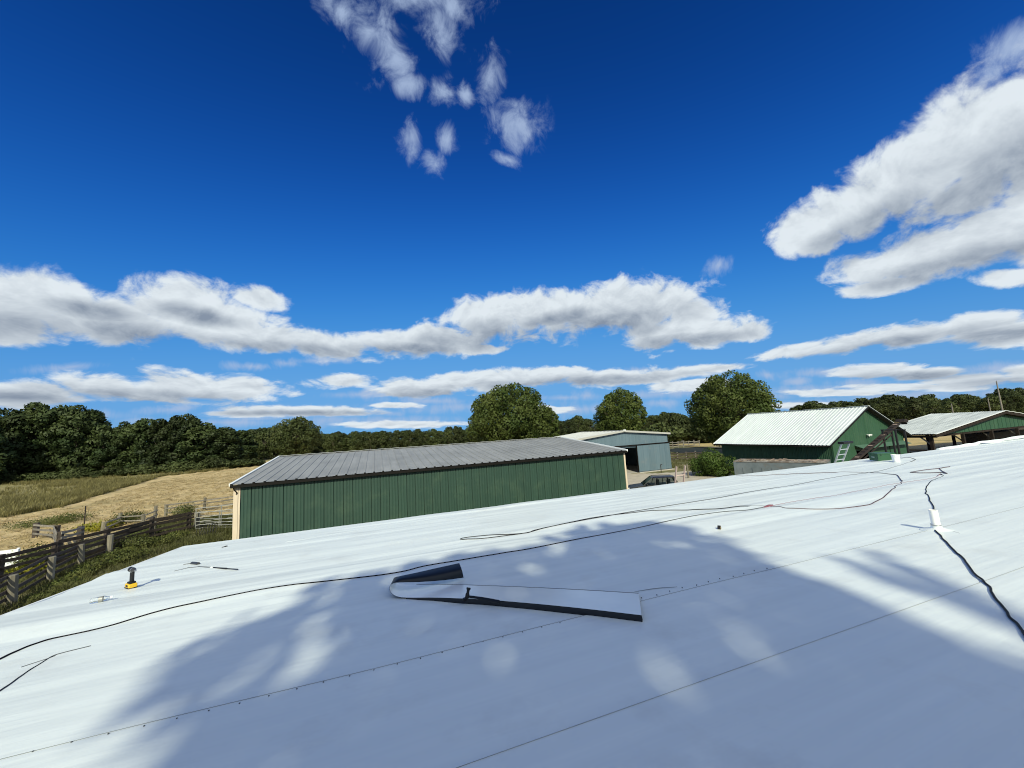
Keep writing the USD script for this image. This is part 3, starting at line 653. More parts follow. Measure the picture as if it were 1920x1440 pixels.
# ------------------------------------------------------------------ green barn with white ribbed roof
YN = 26.0; k_ = YN / 30.0
XN0, XN1, XNP = 48.417 * k_, 64.1 * k_, 56.474 * k_
EN, PN = 3.32, 6.95; YNF = YN + 13.8; OV = 0.55      # roof overhang at the gable, deeper over the side
gb = thing('green_barn', 'dark green barn with steep white ribbed metal roof', 'barn')
GP = SIDING_PROFILE
WX0, WX1 = XN0 + 1.15, XN1 - 0.75                        # walls stand well back under the eaves
YW = YN + 0.28
slope = (PN - EN) / (XNP - XN0)
zg = lambda x: PN - slope * abs(x - XNP) - 0.16
LD0, LD1, LH = XN0 + 4.75, XN0 + 6.7, 2.42                 # the open doorway behind the elevator
panels(gb, 'gable_board', (WX0, YW, 0), (LD0, YW, 0), (WX0, YW, zg(WX0)), (LD0, YW, zg(LD0)), 5, GP, M['green_barn'], (0, -1, 0))
panels(gb, 'gable_board', (LD0, YW, LH), (LD1, YW, LH), (LD0, YW, zg(LD0)), (LD1, YW, zg(LD1)), 2, GP, M['green_barn'], (0, -1, 0))
panels(gb, 'gable_board', (LD1, YW, 0), (XNP, YW, 0), (LD1, YW, zg(LD1)), (XNP, YW, zg(XNP)), 1, GP, M['green_barn'], (0, -1, 0))
panels(gb, 'gable_board', (XNP, YW, 0), (WX1, YW, 0), (XNP, YW, zg(XNP)), (WX1, YW, zg(WX1)), 6, GP, M['green_barn'], (0, -1, 0))
mb = MB()
a = np.array([[(LD0 - 0.25, YW - 0.04, 3.00), (WX1 - 0.1, YW - 0.04, 3.00)], [(LD0 - 0.25, YW - 0.75, 2.72), (WX1 - 0.1, YW - 0.75, 2.72)], [(LD0 - 0.25, YW - 0.75, 2.66), (WX1 - 0.1, YW - 0.75, 2.66)], [(LD0 - 0.25, YW - 0.04, 2.90), (WX1 - 0.1, YW - 0.04, 2.90)]])
part(gb, 'door_awning', mb.grid(a).mesh, M['awning'])
for k in range(2):
    x0 = LD1 + 0.25 + k * 3.2
    part(gb, 'sliding_door', MB().box((x0, YW - 0.12, 0.1), (x0 + 3.05, YW - 0.05, 2.55)).mesh, M['green_barn'])
part(gb, 'corner_board', MB().box((WX0 - 0.05, YW - 0.06, 0), (WX0 + 0.12, YW + 0.12, zg(WX0))).mesh, M['green_barn'])
part(gb, 'corner_board', MB().box((WX1 - 0.1, YW - 0.06, 0), (WX1 + 0.05, YW + 0.12, zg(WX1))).mesh, M['green_barn'])
panels(gb, 'side_board', (WX0, YNF - 0.3, 0), (WX0, YW, 0), (WX0, YNF - 0.3, EN + 0.3), (WX0, YW, EN + 0.3), 26, WALL_PROFILE, M['green_barn'], (-1, 0, 0))
panels(gb, 'side_board', (WX1, YW, 0), (WX1, YNF - 0.3, 0), (WX1, YW, EN + 0.2), (WX1, YNF - 0.3, EN + 0.2), 26, WALL_PROFILE, M['green_barn'], (1, 0, 0))
part(gb, 'back_wall', MB().prism([(WX0, 0), (WX1, 0), (WX1, zg(WX1)), (XNP, zg(XNP)), (WX0, zg(WX0))], (0, YNF - 0.25, 0), (1, 0, 0), (0, 0, 1), (0, -1, 0), 0.05).mesh, M['green_barn'])
for s_, xe in ((-1, XN0), (1, XN1)):
    ze = PN - slope * abs(xe - XNP)
    n1 = np.array([s_ * slope, 0, 1.0]); n1 /= np.linalg.norm(n1)
    a0, a1, b0, b1 = (xe, YN - 0.25, ze), (xe, YNF, ze), (XNP, YN - 0.25, PN), (XNP, YNF, PN)
    if s_ < 0: a0, a1, b0, b1 = a1, a0, b1, b0
    panels(gb, 'roof_panel', a0, a1, b0, b1, 40, [(0.0, 0.0), (0.04, 0.045), (0.22, 0.045), (0.30, 0.0), (1.0, 0.0)], M['white_roof'], n1)
    part(gb, 'rake_board', MB().bar((xe, YN - 0.22, ze - 0.09), (XNP, YN - 0.22, PN - 0.09), 0.05, 0.16).mesh, M['black_trim'])
    part(gb, 'soffit', MB().grid(np.array([[(xe, YN - 0.2, ze - 0.12), (xe, YNF, ze - 0.12)], [(XNP, YN - 0.2, PN - 0.12), (XNP, YNF, PN - 0.12)]])).mesh, M['dark_wood'])
    part(gb, 'eave_board', MB().bar((xe + 0.04 * -s_, YN - 0.25, ze - 0.10), (xe + 0.04 * -s_, YNF, ze - 0.10), 0.04, 0.14).mesh, M['black_trim'])
part(gb, 'ridge_cap', MB().bar((XNP, YN - 0.27, PN + 0.045), (XNP, YNF, PN + 0.045), 0.35, 0.04).mesh, M['white_roof'])
fl = part(gb, 'floodlight', MB().tube([(48.75, YW - 0.02, 3.95), (48.75, YW - 0.22, 3.95)], 0.05, 8).mesh, M['white_trim'])
for dx in (-0.14, 0.14):
    part(fl, 'lamp_head', MB().tube([(48.75 + dx, YW - 0.15, 3.97), (48.75 + dx * 1.3, YW - 0.36, 3.92)], [0.07, 0.12], 10).mesh, M['lamp'])

# ------------------------------------------------------------------ open pavilion on the right
YV = 26.0
XV0, XVP, EV, PV, YVF = 60.6, 77.0, 3.34, 5.39, 33.1
XV1 = 2 * XVP - XV0
pv = thing('open_pavilion', 'open sided pavilion with weathered white roof and green gable', 'pavilion')
sv = (PV - EV) / (XVP - XV0)
for s_, xe in ((-1, XV0), (1, XV1)):
    n1 = np.array([s_ * sv, 0, 1.0]); n1 /= np.linalg.norm(n1)
    a0, a1, b0, b1 = (xe, YV, EV), (xe, YVF, EV), (XVP, YV, PV), (XVP, YVF, PV)
    if s_ < 0: a0, a1, b0, b1 = a1, a0, b1, b0
    panels(pv, 'roof_panel', a0, a1, b0, b1, 10, [(0.0, 0.0), (0.03, 0.03), (0.1, 0.03), (0.13, 0.0), (0.34, 0.0), (0.36, 0.025), (0.42, 0.025), (0.45, 0), (0.66, 0.0), (0.68, 0.025), (0.74, 0.025), (0.77, 0), (1.0, 0.0)], M['old_roof'], n1)
    for yy in (YV, YVF):
        part(pv, 'rake_board', MB().bar((xe, yy, EV - 0.22), (XVP, yy, PV - 0.22), 0.08, 0.38).mesh, M['black_wood'])
        part(pv, 'rake_trim', MB().bar((xe, yy - 0.02, EV + 0.0), (XVP, yy - 0.02, PV + 0.0), 0.14, 0.05).mesh, M['white_trim'])
    part(pv, 'soffit', MB().grid(np.array([[(xe, YV, EV - 0.10), (xe, YVF, EV - 0.10)], [(XVP, YV, PV - 0.10), (XVP, YVF, PV - 0.10)]])).mesh, M['black_wood'])
    part(pv, 'eave_beam', MB().bar((xe - s_ * 0.35, YV + 0.1, EV - 0.3), (xe - s_ * 0.35, YVF, EV - 0.3), 0.2, 0.3).mesh, M['black_wood'])
nseg = 26
for k in range(nseg):
    x0, x1 = XV0 + 3.2 + k * (XV1 - XV0 - 6.4) / nseg, XV0 + 3.2 + (k + 1) * (XV1 - XV0 - 6.4) / nseg
    zf = lambda x: PV - sv * abs(x - XVP) - 0.42
    zb0 = EV - 0.18
    panels(pv, 'gable_board', (x0, YV + 0.5, zb0), (x1, YV + 0.5, zb0), (x0, YV + 0.5, max(zf(x0), zb0 + .02)), (x1, YV + 0.5, max(zf(x1), zb0 + .02)), 1, WALL_PROFILE, M['green_barn'], (0, -1, 0))
part(pv, 'tie_beam', MB().box((XV0 + 1.0, YV + 0.52, EV - 0.42), (XV1 - 1.0, YV + 0.7, EV - 0.2)).mesh, M['black_wood'])
for xx in (XV0 + 0.35, XV0 + 7.0, XV0 + 13.7, XV0 + 20.2, XV1 - 0.35):
    for yy in (YV + 0.6, YVF - 0.3):
        part(pv, 'post', MB().box((xx - 0.14, yy - 0.14, 0), (xx + 0.14, yy + 0.14, EV - 0.2)).mesh, M['black_wood'])
        part(pv, 'brace', MB().bar((xx, yy + (0.1 if yy < 30 else -0.1), EV - 1.25), (xx, yy + (1.0 if yy < 30 else -1.0), EV - 0.3), 0.1, 0.14).mesh, M['grey_wood'])
for zz in (0.45, 0.9, 1.35):
    part(pv, 'side_rail', MB().box((XV0 + 0.3, YV + 0.7, zz), (XV0 + 0.36, YVF - 0.4, zz + 0.16)).mesh, M['black_wood'])


# ------------------------------------------------------------------ foliage
def leaf_mesh(path, c, size, nrm, m, r_, aspect=0.62):
    """One rhombic leaf (or leaf spray) per row of c; nrm: which way the crown faces there (shading normals lean that way)."""
    n = len(c)
    a = r_.normal(size=(n, 3)); a /= np.linalg.norm(a, axis=1, keepdims=True)
    fn = nrm * 0.5 + r_.normal(size=(n, 3)) * 0.6; fn /= np.linalg.norm(fn, axis=1, keepdims=True)
    a -= fn * (a * fn).sum(1, keepdims=True); a /= np.linalg.norm(a, axis=1, keepdims=True); b = np.cross(fn, a)
    s = np.broadcast_to(size, (n,))[:, None] * r_.uniform(0.65, 1.35, (n, 1))
    v = np.stack([c - a * s * 0.5, c - b * s * aspect * 0.5 + fn * s * 0.08, c + a * s * 0.5, c + b * s * aspect * 0.5 + fn * s * 0.08], 1).reshape(-1, 3)
    k = np.arange(n)[:, None] * 4
    f = np.vstack([k + [0, 1, 2], k + [0, 2, 3]])
    g = UsdGeom.Mesh.Define(stage, path)
    g.CreatePointsAttr(Vt.Vec3fArray.FromNumpy(v.astype(np.float32)))
    g.CreateFaceVertexCountsAttr(Vt.IntArray.FromNumpy(np.full(len(f), 3, np.int32)))
    g.CreateFaceVertexIndicesAttr(Vt.IntArray.FromNumpy(f.astype(np.int32).ravel()))
    g.CreateSubdivisionSchemeAttr('none')
    nn = np.repeat(nrm * 0.6 + fn * 0.6, 4, 0); nn /= np.linalg.norm(nn, axis=1, keepdims=True)
    g.CreateNormalsAttr(Vt.Vec3fArray.FromNumpy(nn.astype(np.float32))); g.SetNormalsInterpolation('vertex')
    UsdShade.MaterialBindingAPI.Apply(g.GetPrim()).Bind(m)
    return g


def crown_points(blobs, n, r_, gap=0.40, freq=0.55, shell=0.55):
    """Points spread through ellipsoid lobes, mostly near their surface, thinned by noise so that gaps stay open."""
    B = np.array(blobs, float); vol = (B[:, 3] * B[:, 4] * B[:, 5]) ** (2 / 3); pick = r_.choice(len(B), int(n * 2.6), p=vol / vol.sum())
    d = r_.normal(size=(len(pick), 3)); d /= np.linalg.norm(d, axis=1, keepdims=True)
    bump = 0.82 + 0.36 * meshkit.fbm(d * 2.3 + pick[:, None] * 5.1, 3)
    rad = (shell + (1 - shell) * r_.random(len(pick)) ** 0.6) * bump
    p = B[pick, :3] + d * B[pick, 3:6] * rad[:, None]
    keep = meshkit.fbm(p * freq + 3.3, 3) > gap
    p, d, B_ = p[keep][:n], d[keep][:n], B[pick][keep][:n]
    nr = d / B_[:, 3:6]; nr /= np.linalg.norm(nr, axis=1, keepdims=True)
    return p, nr


def limbs(h, r0, tops, r_):
    mb = MB()
    trunk = spline([(0, 0, -0.3), (0.1 * r0, 0, h * 0.3), (r_.normal() * 0.02 * h, r_.normal() * 0.02 * h, h * 0.62), (r_.normal() * 0.03 * h, r_.normal() * 0.03 * h, h * 0.88)], 5)
    mb.tube(trunk, np.linspace(r0, r0 * 0.18, len(trunk)), 8)
    for t in tops:
        z0 = max(0.18 * h, t[2] * 0.55); i = int(np.argmin(abs(trunk[:, 2] - z0)))
        p = trunk[i]; mid = p * 0.5 + np.array(t[:3]) * 0.5 + [0, 0, 0.04 * h]
        mb.tube(spline([p, mid, t[:3]], 4), np.linspace(r0 * 0.42, r0 * 0.08, 9), 5)
    return mb.mesh


def make_tree(name, label, cat, group, loc, h, blobs, n, leaf, m, seed, gap=0.40, freq=0.55, rz=0, scale=(1, 1, 1), trunk_r=None, shell=0.55):
    r_ = np.random.default_rng(seed)
    t = thing(name, label, cat, group, loc, rz, scale)
    part(t, 'trunk', limbs(h, trunk_r or h * 0.02, [b for b in blobs], r_), M['bark'], True)
    p, nr = crown_points(blobs, int(n * 1.5), r_, gap, freq, shell)
    leaf_mesh(numbered(t + '/crown'), p, leaf, nr, m, r_)
    return t


def lobes(h, w, n, r_, zlo=0.25, peak=0.95, top=0.55):
    """Lobes of an uneven crown h high and w wide."""
    out = [(0, 0, h * 0.6, w * 0.30, w * 0.30, h * 0.30)]
    for k in range(n):
        u = (k + 0.5) / n; z = h * (zlo + (peak - 0.16 - zlo) * u)
        env = math.sin(math.pi * min(1, (0.25 + 0.75 * (1 - abs(u - 0.4) / 0.62)) * 0.5)) if u > 0.4 else 0.95
        a = k * 2.4 + r_.uniform(-0.5, 0.5); rr = w * 0.5 * env * r_.uniform(0.45, 0.72)
        s = w * r_.uniform(0.17, 0.27)
        out.append((rr * math.cos(a), rr * math.sin(a), z, s, s, s * r_.uniform(0.65, 0.95)))
    for k in range(7):                            # small ragged tops
        a = r_.uniform(0, 6.28); rr = w * r_.uniform(0.05, 0.42); s = w * r_.uniform(0.06, 0.11)
        out.append((rr * math.cos(a), rr * math.sin(a), h * (peak - 0.07 - 0.75 * (rr / w) ** 1.5), s, s, s * r_.uniform(1.0, 1.6)))
    out.append((r_.normal() * 0.04 * w, r_.normal() * 0.04 * w, h * (peak - 0.14), w * top * 0.4, w * top * 0.4, h * 0.14))
    return out


DECIDE = np.random.default_rng(21)
# four kinds of woodland tree and three kinds of far tree; the first one of each is built, the others are copies of it
WOOD_H = 22.0


def tree_at(px, base_py, top_py, width_px, ydepth=None, lift=0.0):
    b = gnd(px, base_py); d = ROT[:, 2] @ (b - EYE)
    t = EYE + ray(px, top_py) * d
    return b, max(2.0, t[2] - lift), width_px * d / FPX


wood = [  # px centre, base py, top py, width px, kind
    (-60, 915, 770, 90, 0), (-20, 908, 764, 80, 2), (18, 905, 768, 75, 1), (62, 901, 752, 82, 0), (100, 898, 758, 70, 2), (138, 896, 757, 74, 1), (168, 893, 768, 66, 3), (192, 892, 795, 50, 2),
    (228, 889, 789, 56, 1), (262, 887, 784, 60, 2), (298, 885, 784, 58, 0), (328, 883, 778, 54, 3), (352, 881, 775, 46, 2), (385, 879, 791, 76, 1), (422, 877, 800, 64, 0),
    (40, 897, 770, 80, 2), (120, 892, 764, 80, 3), (215, 884, 800, 70, 1), (310, 880, 790, 70, 2), (450, 868, 806, 60, 3), (-110, 915, 775, 90, 1)]
wood_label = {3: 'tallest dark tree with rounded top in the wood at the left edge', 12: 'tall tree with flat paired tops right of the gap in the wood',
              13: 'broad spreading tree with pale twigs at the right end of the tall wood', 7: 'lower dark tree standing in the dip of the wood skyline'}
ORD = ['first', 'second', 'third', 'fourth', 'fifth', 'sixth', 'seventh', 'eighth', 'ninth', 'tenth', 'eleventh', 'twelfth', 'thirteenth', 'fourteenth', 'fifteenth', 'sixteenth']
protos = {}
for i, (px, bp, tp, wp, kind) in enumerate(wood):
    b, h, w = tree_at(px, bp, tp, wp)
    row = sorted([k for k in range(len(wood)) if (k >= 15) == (i >= 15) and wood[k][0] > -45], key=lambda k: wood[k][0])
    if i in wood_label: lab = wood_label[i]
    elif i not in row: lab = 'dark woodland tree at the very left end of the wood, ' + ('front row' if i < 15 else 'back row')
    else: lab = f"dark woodland tree, {ORD[row.index(i)]} from the left in the {'front' if i < 15 else 'back'} row of the wood"
    grp = 'trees of the dark wood at the left'
    nm = 'woodland_tree'
    if kind not in protos:
        r_ = np.random.default_rng(100 + kind)
        bl = lobes(WOOD_H, WOOD_H * 0.60, 17, r_, 0.10, 1.0, [0.55, 0.4, 0.7, 0.5][kind])
        protos[kind] = make_tree(nm, lab, 'tree', grp, b, WOOD_H, bl, 5200, 0.95, M['leaf_forest'], 200 + kind, 0.37, 0.30, DECIDE.uniform(0, 360), (w / (WOOD_H * 0.60) * 1.12, w / (WOOD_H * 0.60) * 1.12, h / WOOD_H))
    else:
        dup(protos[kind], b, DECIDE.uniform(0, 360), (w / (WOOD_H * 0.60) * 1.12, w / (WOOD_H * 0.60) * 1.12, h / WOOD_H), lab, 'tree', grp)

# undergrowth along the foot of the wood
ug = None
for i in range(24):
    px = -70 + i * 23.5 + DECIDE.uniform(-6, 6); by = np.interp(px, [-70, 0, 100, 200, 300, 430, 480], [914, 908, 902, 896, 888, 880, 874])
    b = gnd(px, by); h = DECIDE.uniform(1.3, 3.6)
    lab, grp = 'bushy undergrowth at the foot of the dark wood beside the uncut meadow', 'undergrowth along the wood'
    if ug is None:
        r_ = np.random.default_rng(300)
        bl = [(r_.normal() * 1.5, r_.normal() * 1.2, r_.uniform(0.8, 2.6), 1.7, 1.7, 1.3) for _ in range(9)]
        ug = make_tree('woodland_bush', lab, 'bush', grp, b, 3.6, bl, 1500, 0.55, M['leaf_far'], 301, 0.40, 0.6, 0, (1, 1, h / 3.6))
    else:
        dup(ug, b, DECIDE.uniform(0, 360), (DECIDE.uniform(0.9, 1.5),) * 2 + (h / 3.6,), lab, 'bush', grp)

# far tree lines: skyline of the photograph, (px, top py)
FAR_H = 12.0
sky_l = [(430, 806), (470, 806), (505, 800), (530, 800), (600, 811), (650, 808), (700, 808), (760, 805), (800, 806), (845, 800), (880, 800), (950, 800), (1040, 788), (1062, 785), (1085, 776), (1112, 788), (1150, 790), (1215, 779), (1250, 773), (1290, 778), (1330, 775), (1440, 766), (1480, 764), (1510, 755),
         (1560, 748), (1600, 746), (1660, 740), (1700, 742), (1740, 739), (1775, 741), (1805, 733), (1850, 737), (1885, 729), (1920, 726), (2000, 722), (2100, 716), (2200, 712)]
far_proto = {}


def far_tree(px, top_py, dist, base_z=0.0, name='treeline_tree', lab=None, grp=None, wfac=1.0):
    b = EYE + ray(px, 780) * dist; b[2] = base_z
    h = (EYE + ray(px, top_py) * dist)[2] - base_z; h = max(h, 4.0)
    kind = int(DECIDE.integers(0, 4)); w = h * DECIDE.uniform(0.62, 0.95) * wfac
    s = (w / (FAR_H * 0.75), w / (FAR_H * 0.75), h / FAR_H)
    if kind not in far_proto:
        r_ = np.random.default_rng(400 + kind)
        far_proto[kind] = make_tree(name, lab, 'tree', grp, b, FAR_H, lobes(FAR_H, FAR_H * 0.75, 13, r_, 0.08, 1.0, [0.5, 0.35, 0.65, 0.45][kind]), 2600, 0.62, M['leaf_far'], 420 + kind, 0.36, 0.5, DECIDE.uniform(0, 360), s)
    else:
        dup(far_proto[kind], b, DECIDE.uniform(0, 360), s, lab, 'tree', grp)


sx = np.array([p[0] for p in sky_l]); sy = np.array([p[1] for p in sky_l])
def far_name(px):
    if px < 560: return 'small rounded tree of the far tree line left of the grey shed roof', 'far trees left of the shed roof'
    if px < 870: return 'small rounded tree of the far tree line above the grey shed roof', 'far trees above the shed roof'
    if px < 1120: return 'small tree of the far tree line around the large round tree', 'far trees around the large round tree'
    return 'small tree of the far tree line between the blue barn and the white roof', 'far trees above the blue barn'


px = 425.0
while px < 1440:
    lab, grp = far_name(px)
    far_tree(px, float(np.interp(px, sx, sy)) + DECIDE.uniform(-2, 6), DECIDE.uniform(185, 225), 0, 'treeline_tree', lab, grp)
    px += DECIDE.uniform(9, 17)
px = 430.0
while px < 1440:
    far_tree(px, float(np.interp(px, sx, sy)) + DECIDE.uniform(-1, 5), DECIDE.uniform(235, 280), 0, 'treeline_tree', *far_name(px))
    px += DECIDE.uniform(14, 24)
px = 1425.0
while px < 2200:
    far_tree(px, float(np.interp(px, sx, sy)) + DECIDE.uniform(-3, 9), DECIDE.uniform(185, 240), 0, 'treeline_tree', 'tree of the wooded rise behind the green barn and pavilion', 'trees of the wooded rise at the right', 1.0)
    px += DECIDE.uniform(8, 16)
px = 1430.0
while px < 2200:
    far_tree(px, float(np.interp(px, sx, sy)) + DECIDE.uniform(6, 20), DECIDE.uniform(160, 182), 0, 'treeline_tree', 'tree of the wooded rise behind the green barn and pavilion', 'trees of the wooded rise at the right', 0.9)
    px += DECIDE.uniform(14, 26)


def round_tree(px, top_py, wpx, dist, label, n=15000, leaf=0.34, m=None, seed=1, base_z=0.0, name='round_tree', hmul=0.5, cat='tree'):
    b = EYE + ray(px, 780) * dist; b[2] = base_z
    h = (EYE + ray(px, top_py) * dist)[2] - base_z; w = wpx * dist / FPX
    r_ = np.random.default_rng(seed); bl = []
    c = h * 0.56; R, RZ = w / 2, h * 0.44
    for k in range(46):
        u = 1 - 2 * (k + 0.5) / 46; a = k * 2.39996 + r_.uniform(-0.3, 0.3); q = math.sqrt(1 - u * u)
        # egg-shaped: widest a little below the middle
        e = 1.0 - 0.10 * max(0, u) ** 2
        s = r_.uniform(0.20, 0.30) * R; f_ = r_.uniform(0.66, 0.80)
        bl.append((R * f_ * q * math.cos(a) * e, R * f_ * q * math.sin(a) * e, c + RZ * (f_ + 0.05) * u, s, s, s))
    for k in range(34):                            # twiggy bumps that break the outline
        d = r_.normal(size=3); d[2] = abs(d[2]) * 0.9 - 0.2; d /= np.linalg.norm(d); f_ = r_.uniform(0.84, 0.95); s = r_.uniform(0.07, 0.13) * R
        bl.append((R * f_ * d[0], R * f_ * d[1], c + RZ * f_ * d[2], s, s, s * r_.uniform(1.0, 1.5)))
    bl.append((0, 0, c, R * 0.68, R * 0.68, RZ * 0.68))
    return make_tree(name, label, cat, None, b, h, bl, int(n * 1.35), leaf * 1.12, m or M['leaf_round'], seed, 0.31, 0.8, trunk_r=h * 0.018, shell=0.6)


round_tree(955, 722, 166, 75, 'large round leafy tree behind the middle of the grey roofed shed', 19000, 0.36, None, 11)
round_tree(1163, 727, 96, 82, 'medium egg shaped tree rising behind the blue barn roof', 11000, 0.34, None, 12)
round_tree(1372, 702, 158, 72, 'big round leafy tree directly left of the white roofed barn', 18000, 0.35, None, 13)
round_tree(1025, 760, 50, 90, 'smaller leafy tree tucked against the right side of the large round tree', 5000, 0.36, None, 14)
round_tree(555, 783, 88, 150, 'dark round tree standing out of the far tree line left of the shed roof', 7000, 0.6, M['leaf_far'], 15)
round_tree(1265, 775, 60, 120, 'low dark tree between the egg shaped tree and the big round tree', 5000, 0.5, M['leaf_far'], 16)
for px_, tp_, wx_ in ((1228, 795, 1.5), (1262, 800, 1.7), (1298, 803, 1.8), (1330, 800, 1.6)):
    b_ = EYE + ray(px_, 800) * 108; b_[2] = 0; h_ = (EYE + ray(px_, tp_) * 108)[2]
    dup(ug, b_, DECIDE.uniform(0, 360), (wx_, wx_, h_ / 3.6), 'bushy thicket behind the far paddock fence right of the blue barn', 'bush', 'thicket behind the paddock fence')
# dense shrub at the corner of the green barn
bp_ = gnd(1337, 893)
r_ = np.random.default_rng(51)
bl = [(r_.normal() * 0.75, r_.normal() * 0.75, r_.uniform(0.5, 2.5), 0.95, 0.95, 0.8) for _ in range(20)]
make_tree('round_shrub', 'dense bright green shrub at the left corner of the green barn', 'shrub', None, bp_, 3.2, bl, 9000, 0.17, M['leaf_shrub'], 52, 0.36, 1.2, trunk_r=0.06)

# ------------------------------------------------------------------ the tree behind us that shades the roof
SHADE = [(240, 1750), (285, 1440), (330, 1310), (380, 1245), (395, 1195), (440, 1160), (520, 1135), (620, 1102), (735, 1078), (850, 1052), (930, 1036), (1000, 1034), (1060, 1004), (1130, 986), (1180, 992),
         (1230, 986), (1300, 1002), (1370, 1028), (1425, 1070), (1490, 1112), (1570, 1146), (1660, 1168), (1730, 1192), (1790, 1224), (1870, 1258), (1970, 1285), (2090, 1310), (2300, 1750)]
GAPS = [(545, 1190, 150, 78), (830, 1400, 60, 100), (1040, 1032, 46, 15), (1092, 1088, 55, 22), (1010, 1068, 40, 14)]
STREAKS = [((1560, 1046), (1715, 1100)), ((1632, 1034), (1790, 1112)), ((1480, 1088), (1640, 1135))]
RS = np.random.default_rng(77)
sp = Polygon(SHADE); pts2 = []
while len(pts2) < 60000:
    q = np.stack([RS.uniform(240, 2300, 4000), RS.uniform(980, 1750, 4000)], 1)
    q = q[contains_xy(sp, q[:, 0], q[:, 1])]
    for gx_, gy_, ra, rb in GAPS:
        rr2 = ((q[:, 0] - gx_) / ra) ** 2 + ((q[:, 1] - gy_) / rb) ** 2
        q = q[(rr2 > 1) | (RS.random(len(q)) < 0.02)]
    q = q[(RS.random(len(q)) < 0.45) | (q[:, 0] > 760 - (q[:, 1] - 1280) * 0.6) | (q[:, 1] < 1280)]
    pts2.extend(q.tolist())
rp = np.array([roofpt(a, b) for a, b in pts2])
# even density on the roof rather than in the picture
cell = np.round(rp[:, :2] / 0.185).astype(int); _, idx = np.unique(cell, axis=0, return_index=True)
rp = rp[idx]
rp = np.vstack([rp + RS.normal(size=rp.shape) * [0.15, 0.15, 0] for _ in range(2)])
along = RS.normal(27.0, 2.4, len(rp))
leafp = rp + TO_SUN * along[:, None]
cen = leafp.mean(0)
tb = np.array([cen[0] - 0.5, cen[1] - 1.5, 0.0])
shade = thing('shade_tree', 'tall broad tree behind the camera whose crown shades the roof', 'tree', None, tb)
nr = leafp - cen; nr /= np.linalg.norm(nr, axis=1, keepdims=True)
leaf_mesh(numbered(shade + '/crown'), leafp - tb, 0.40, nr, M['leaf_round'], RS, 0.8)
mb = MB()
tc_ = cen - tb
trunk = spline([(0, 0, -0.3), (0.2, 0.1, tc_[2] * 0.4), (0.1, 0.5, tc_[2] * 0.75), (tc_[0], tc_[1], tc_[2] + 1.5)], 6)
mb.tube(trunk, np.linspace(0.48, 0.10, len(trunk)), 10)
for k in range(16):
    t_ = leafp[int(RS.integers(len(leafp)))] - tb; i = int(RS.integers(len(trunk) // 2, len(trunk) - 2))
    mb.tube(spline([trunk[i], trunk[i] * 0.5 + t_ * 0.5 + [0, 0, 0.5], t_], 4), np.linspace(0.11, 0.02, 9), 5)
for (a, b) in STREAKS:
    a3, b3 = roofpt(*a) + TO_SUN * 25.0 - tb, roofpt(*b) + TO_SUN * 25.6 - tb
    mb.tube(spline([trunk[-9], a3 * 0.5 + trunk[-9] * 0.5, b3, a3], 5), np.linspace(0.12, 0.05, 16), 6)
part(shade, 'trunk', mb.mesh, M['bark'], True)
for k, (a, b) in enumerate(STREAKS):
    t_ = RS.random(13)[:, None]
    a3, b3 = roofpt(*a) + TO_SUN * 25.0, roofpt(*b) + TO_SUN * 25.6
    c3 = a3 + (b3 - a3) * t_ + RS.normal(size=(13, 3)) * 0.06 - tb
    leaf_mesh(numbered(shade + '/crown'), c3, 0.26, np.tile([[0, 0, 1.0]], (13, 1)), M['leaf_round'], RS, 0.8)


# ------------------------------------------------------------------ grass, straw, weeds
def tuft(n, h, spread, w, r_, lean=0.35):
    mb = MB()
    for k in range(n):
        a = r_.uniform(0, 6.28); o = np.array([math.cos(a), math.sin(a), 0]) * r_.uniform(0, spread); d = np.array([math.cos(a + r_.normal()), math.sin(a + r_.normal()), 0])
        hh = h * r_.uniform(0.6, 1.15); s = np.array([-d[1], d[0], 0]) * w / 2
        m_ = o + d * hh * lean * 0.4 + [0, 0, hh * 0.6]; t_ = o + d * hh * lean + [0, 0, hh]
        mb.add([o - s, o + s, m_ + s * 0.7, m_ - s * 0.7], [[0, 1, 2, 3]]); mb.add([m_ - s * 0.7, m_ + s * 0.7, t_], [[0, 1, 2]])
    return mb.mesh


def scatter(name, label, cat, meshes, m, pts, rz, sc):
    path = numbered('/World/' + name)
    pi = UsdGeom.PointInstancer.Define(stage, path); tag(pi, label, cat, None, 'stuff')
    targets = []
    for k, me in enumerate(meshes):
        usdkit.mesh(stage, f'{path}/clump_{k:03d}' if k else f'{path}/clump', me, m); targets.append(Sdf.Path(f'{path}/clump_{k:03d}' if k else f'{path}/clump'))
    pi.CreatePrototypesRel().SetTargets(targets)
    n = len(pts)
    pi.CreateProtoIndicesAttr(Vt.IntArray.FromNumpy((np.arange(n) % len(meshes)).astype(np.int32)))
    pi.CreatePositionsAttr(Vt.Vec3fArray.FromNumpy(np.asarray(pts, np.float32)))
    pi.CreateOrientationsAttr(Vt.QuathArray([Gf.Quath(float(math.cos(a / 2)), 0, 0, float(math.sin(a / 2))) for a in rz]))
    pi.CreateScalesAttr(Vt.Vec3fArray.FromNumpy(np.asarray(sc, np.float32)))


def sample_in(poly, n, r_):
    a, b, c, d = poly.bounds; out = np.zeros((0, 2))
    while len(out) < n:
        q = np.stack([r_.uniform(a, c, n), r_.uniform(b, d, n)], 1); out = np.vstack([out, q[contains_xy(poly, q[:, 0], q[:, 1])]])
    return out[:n]


RG_ = np.random.default_rng(5)
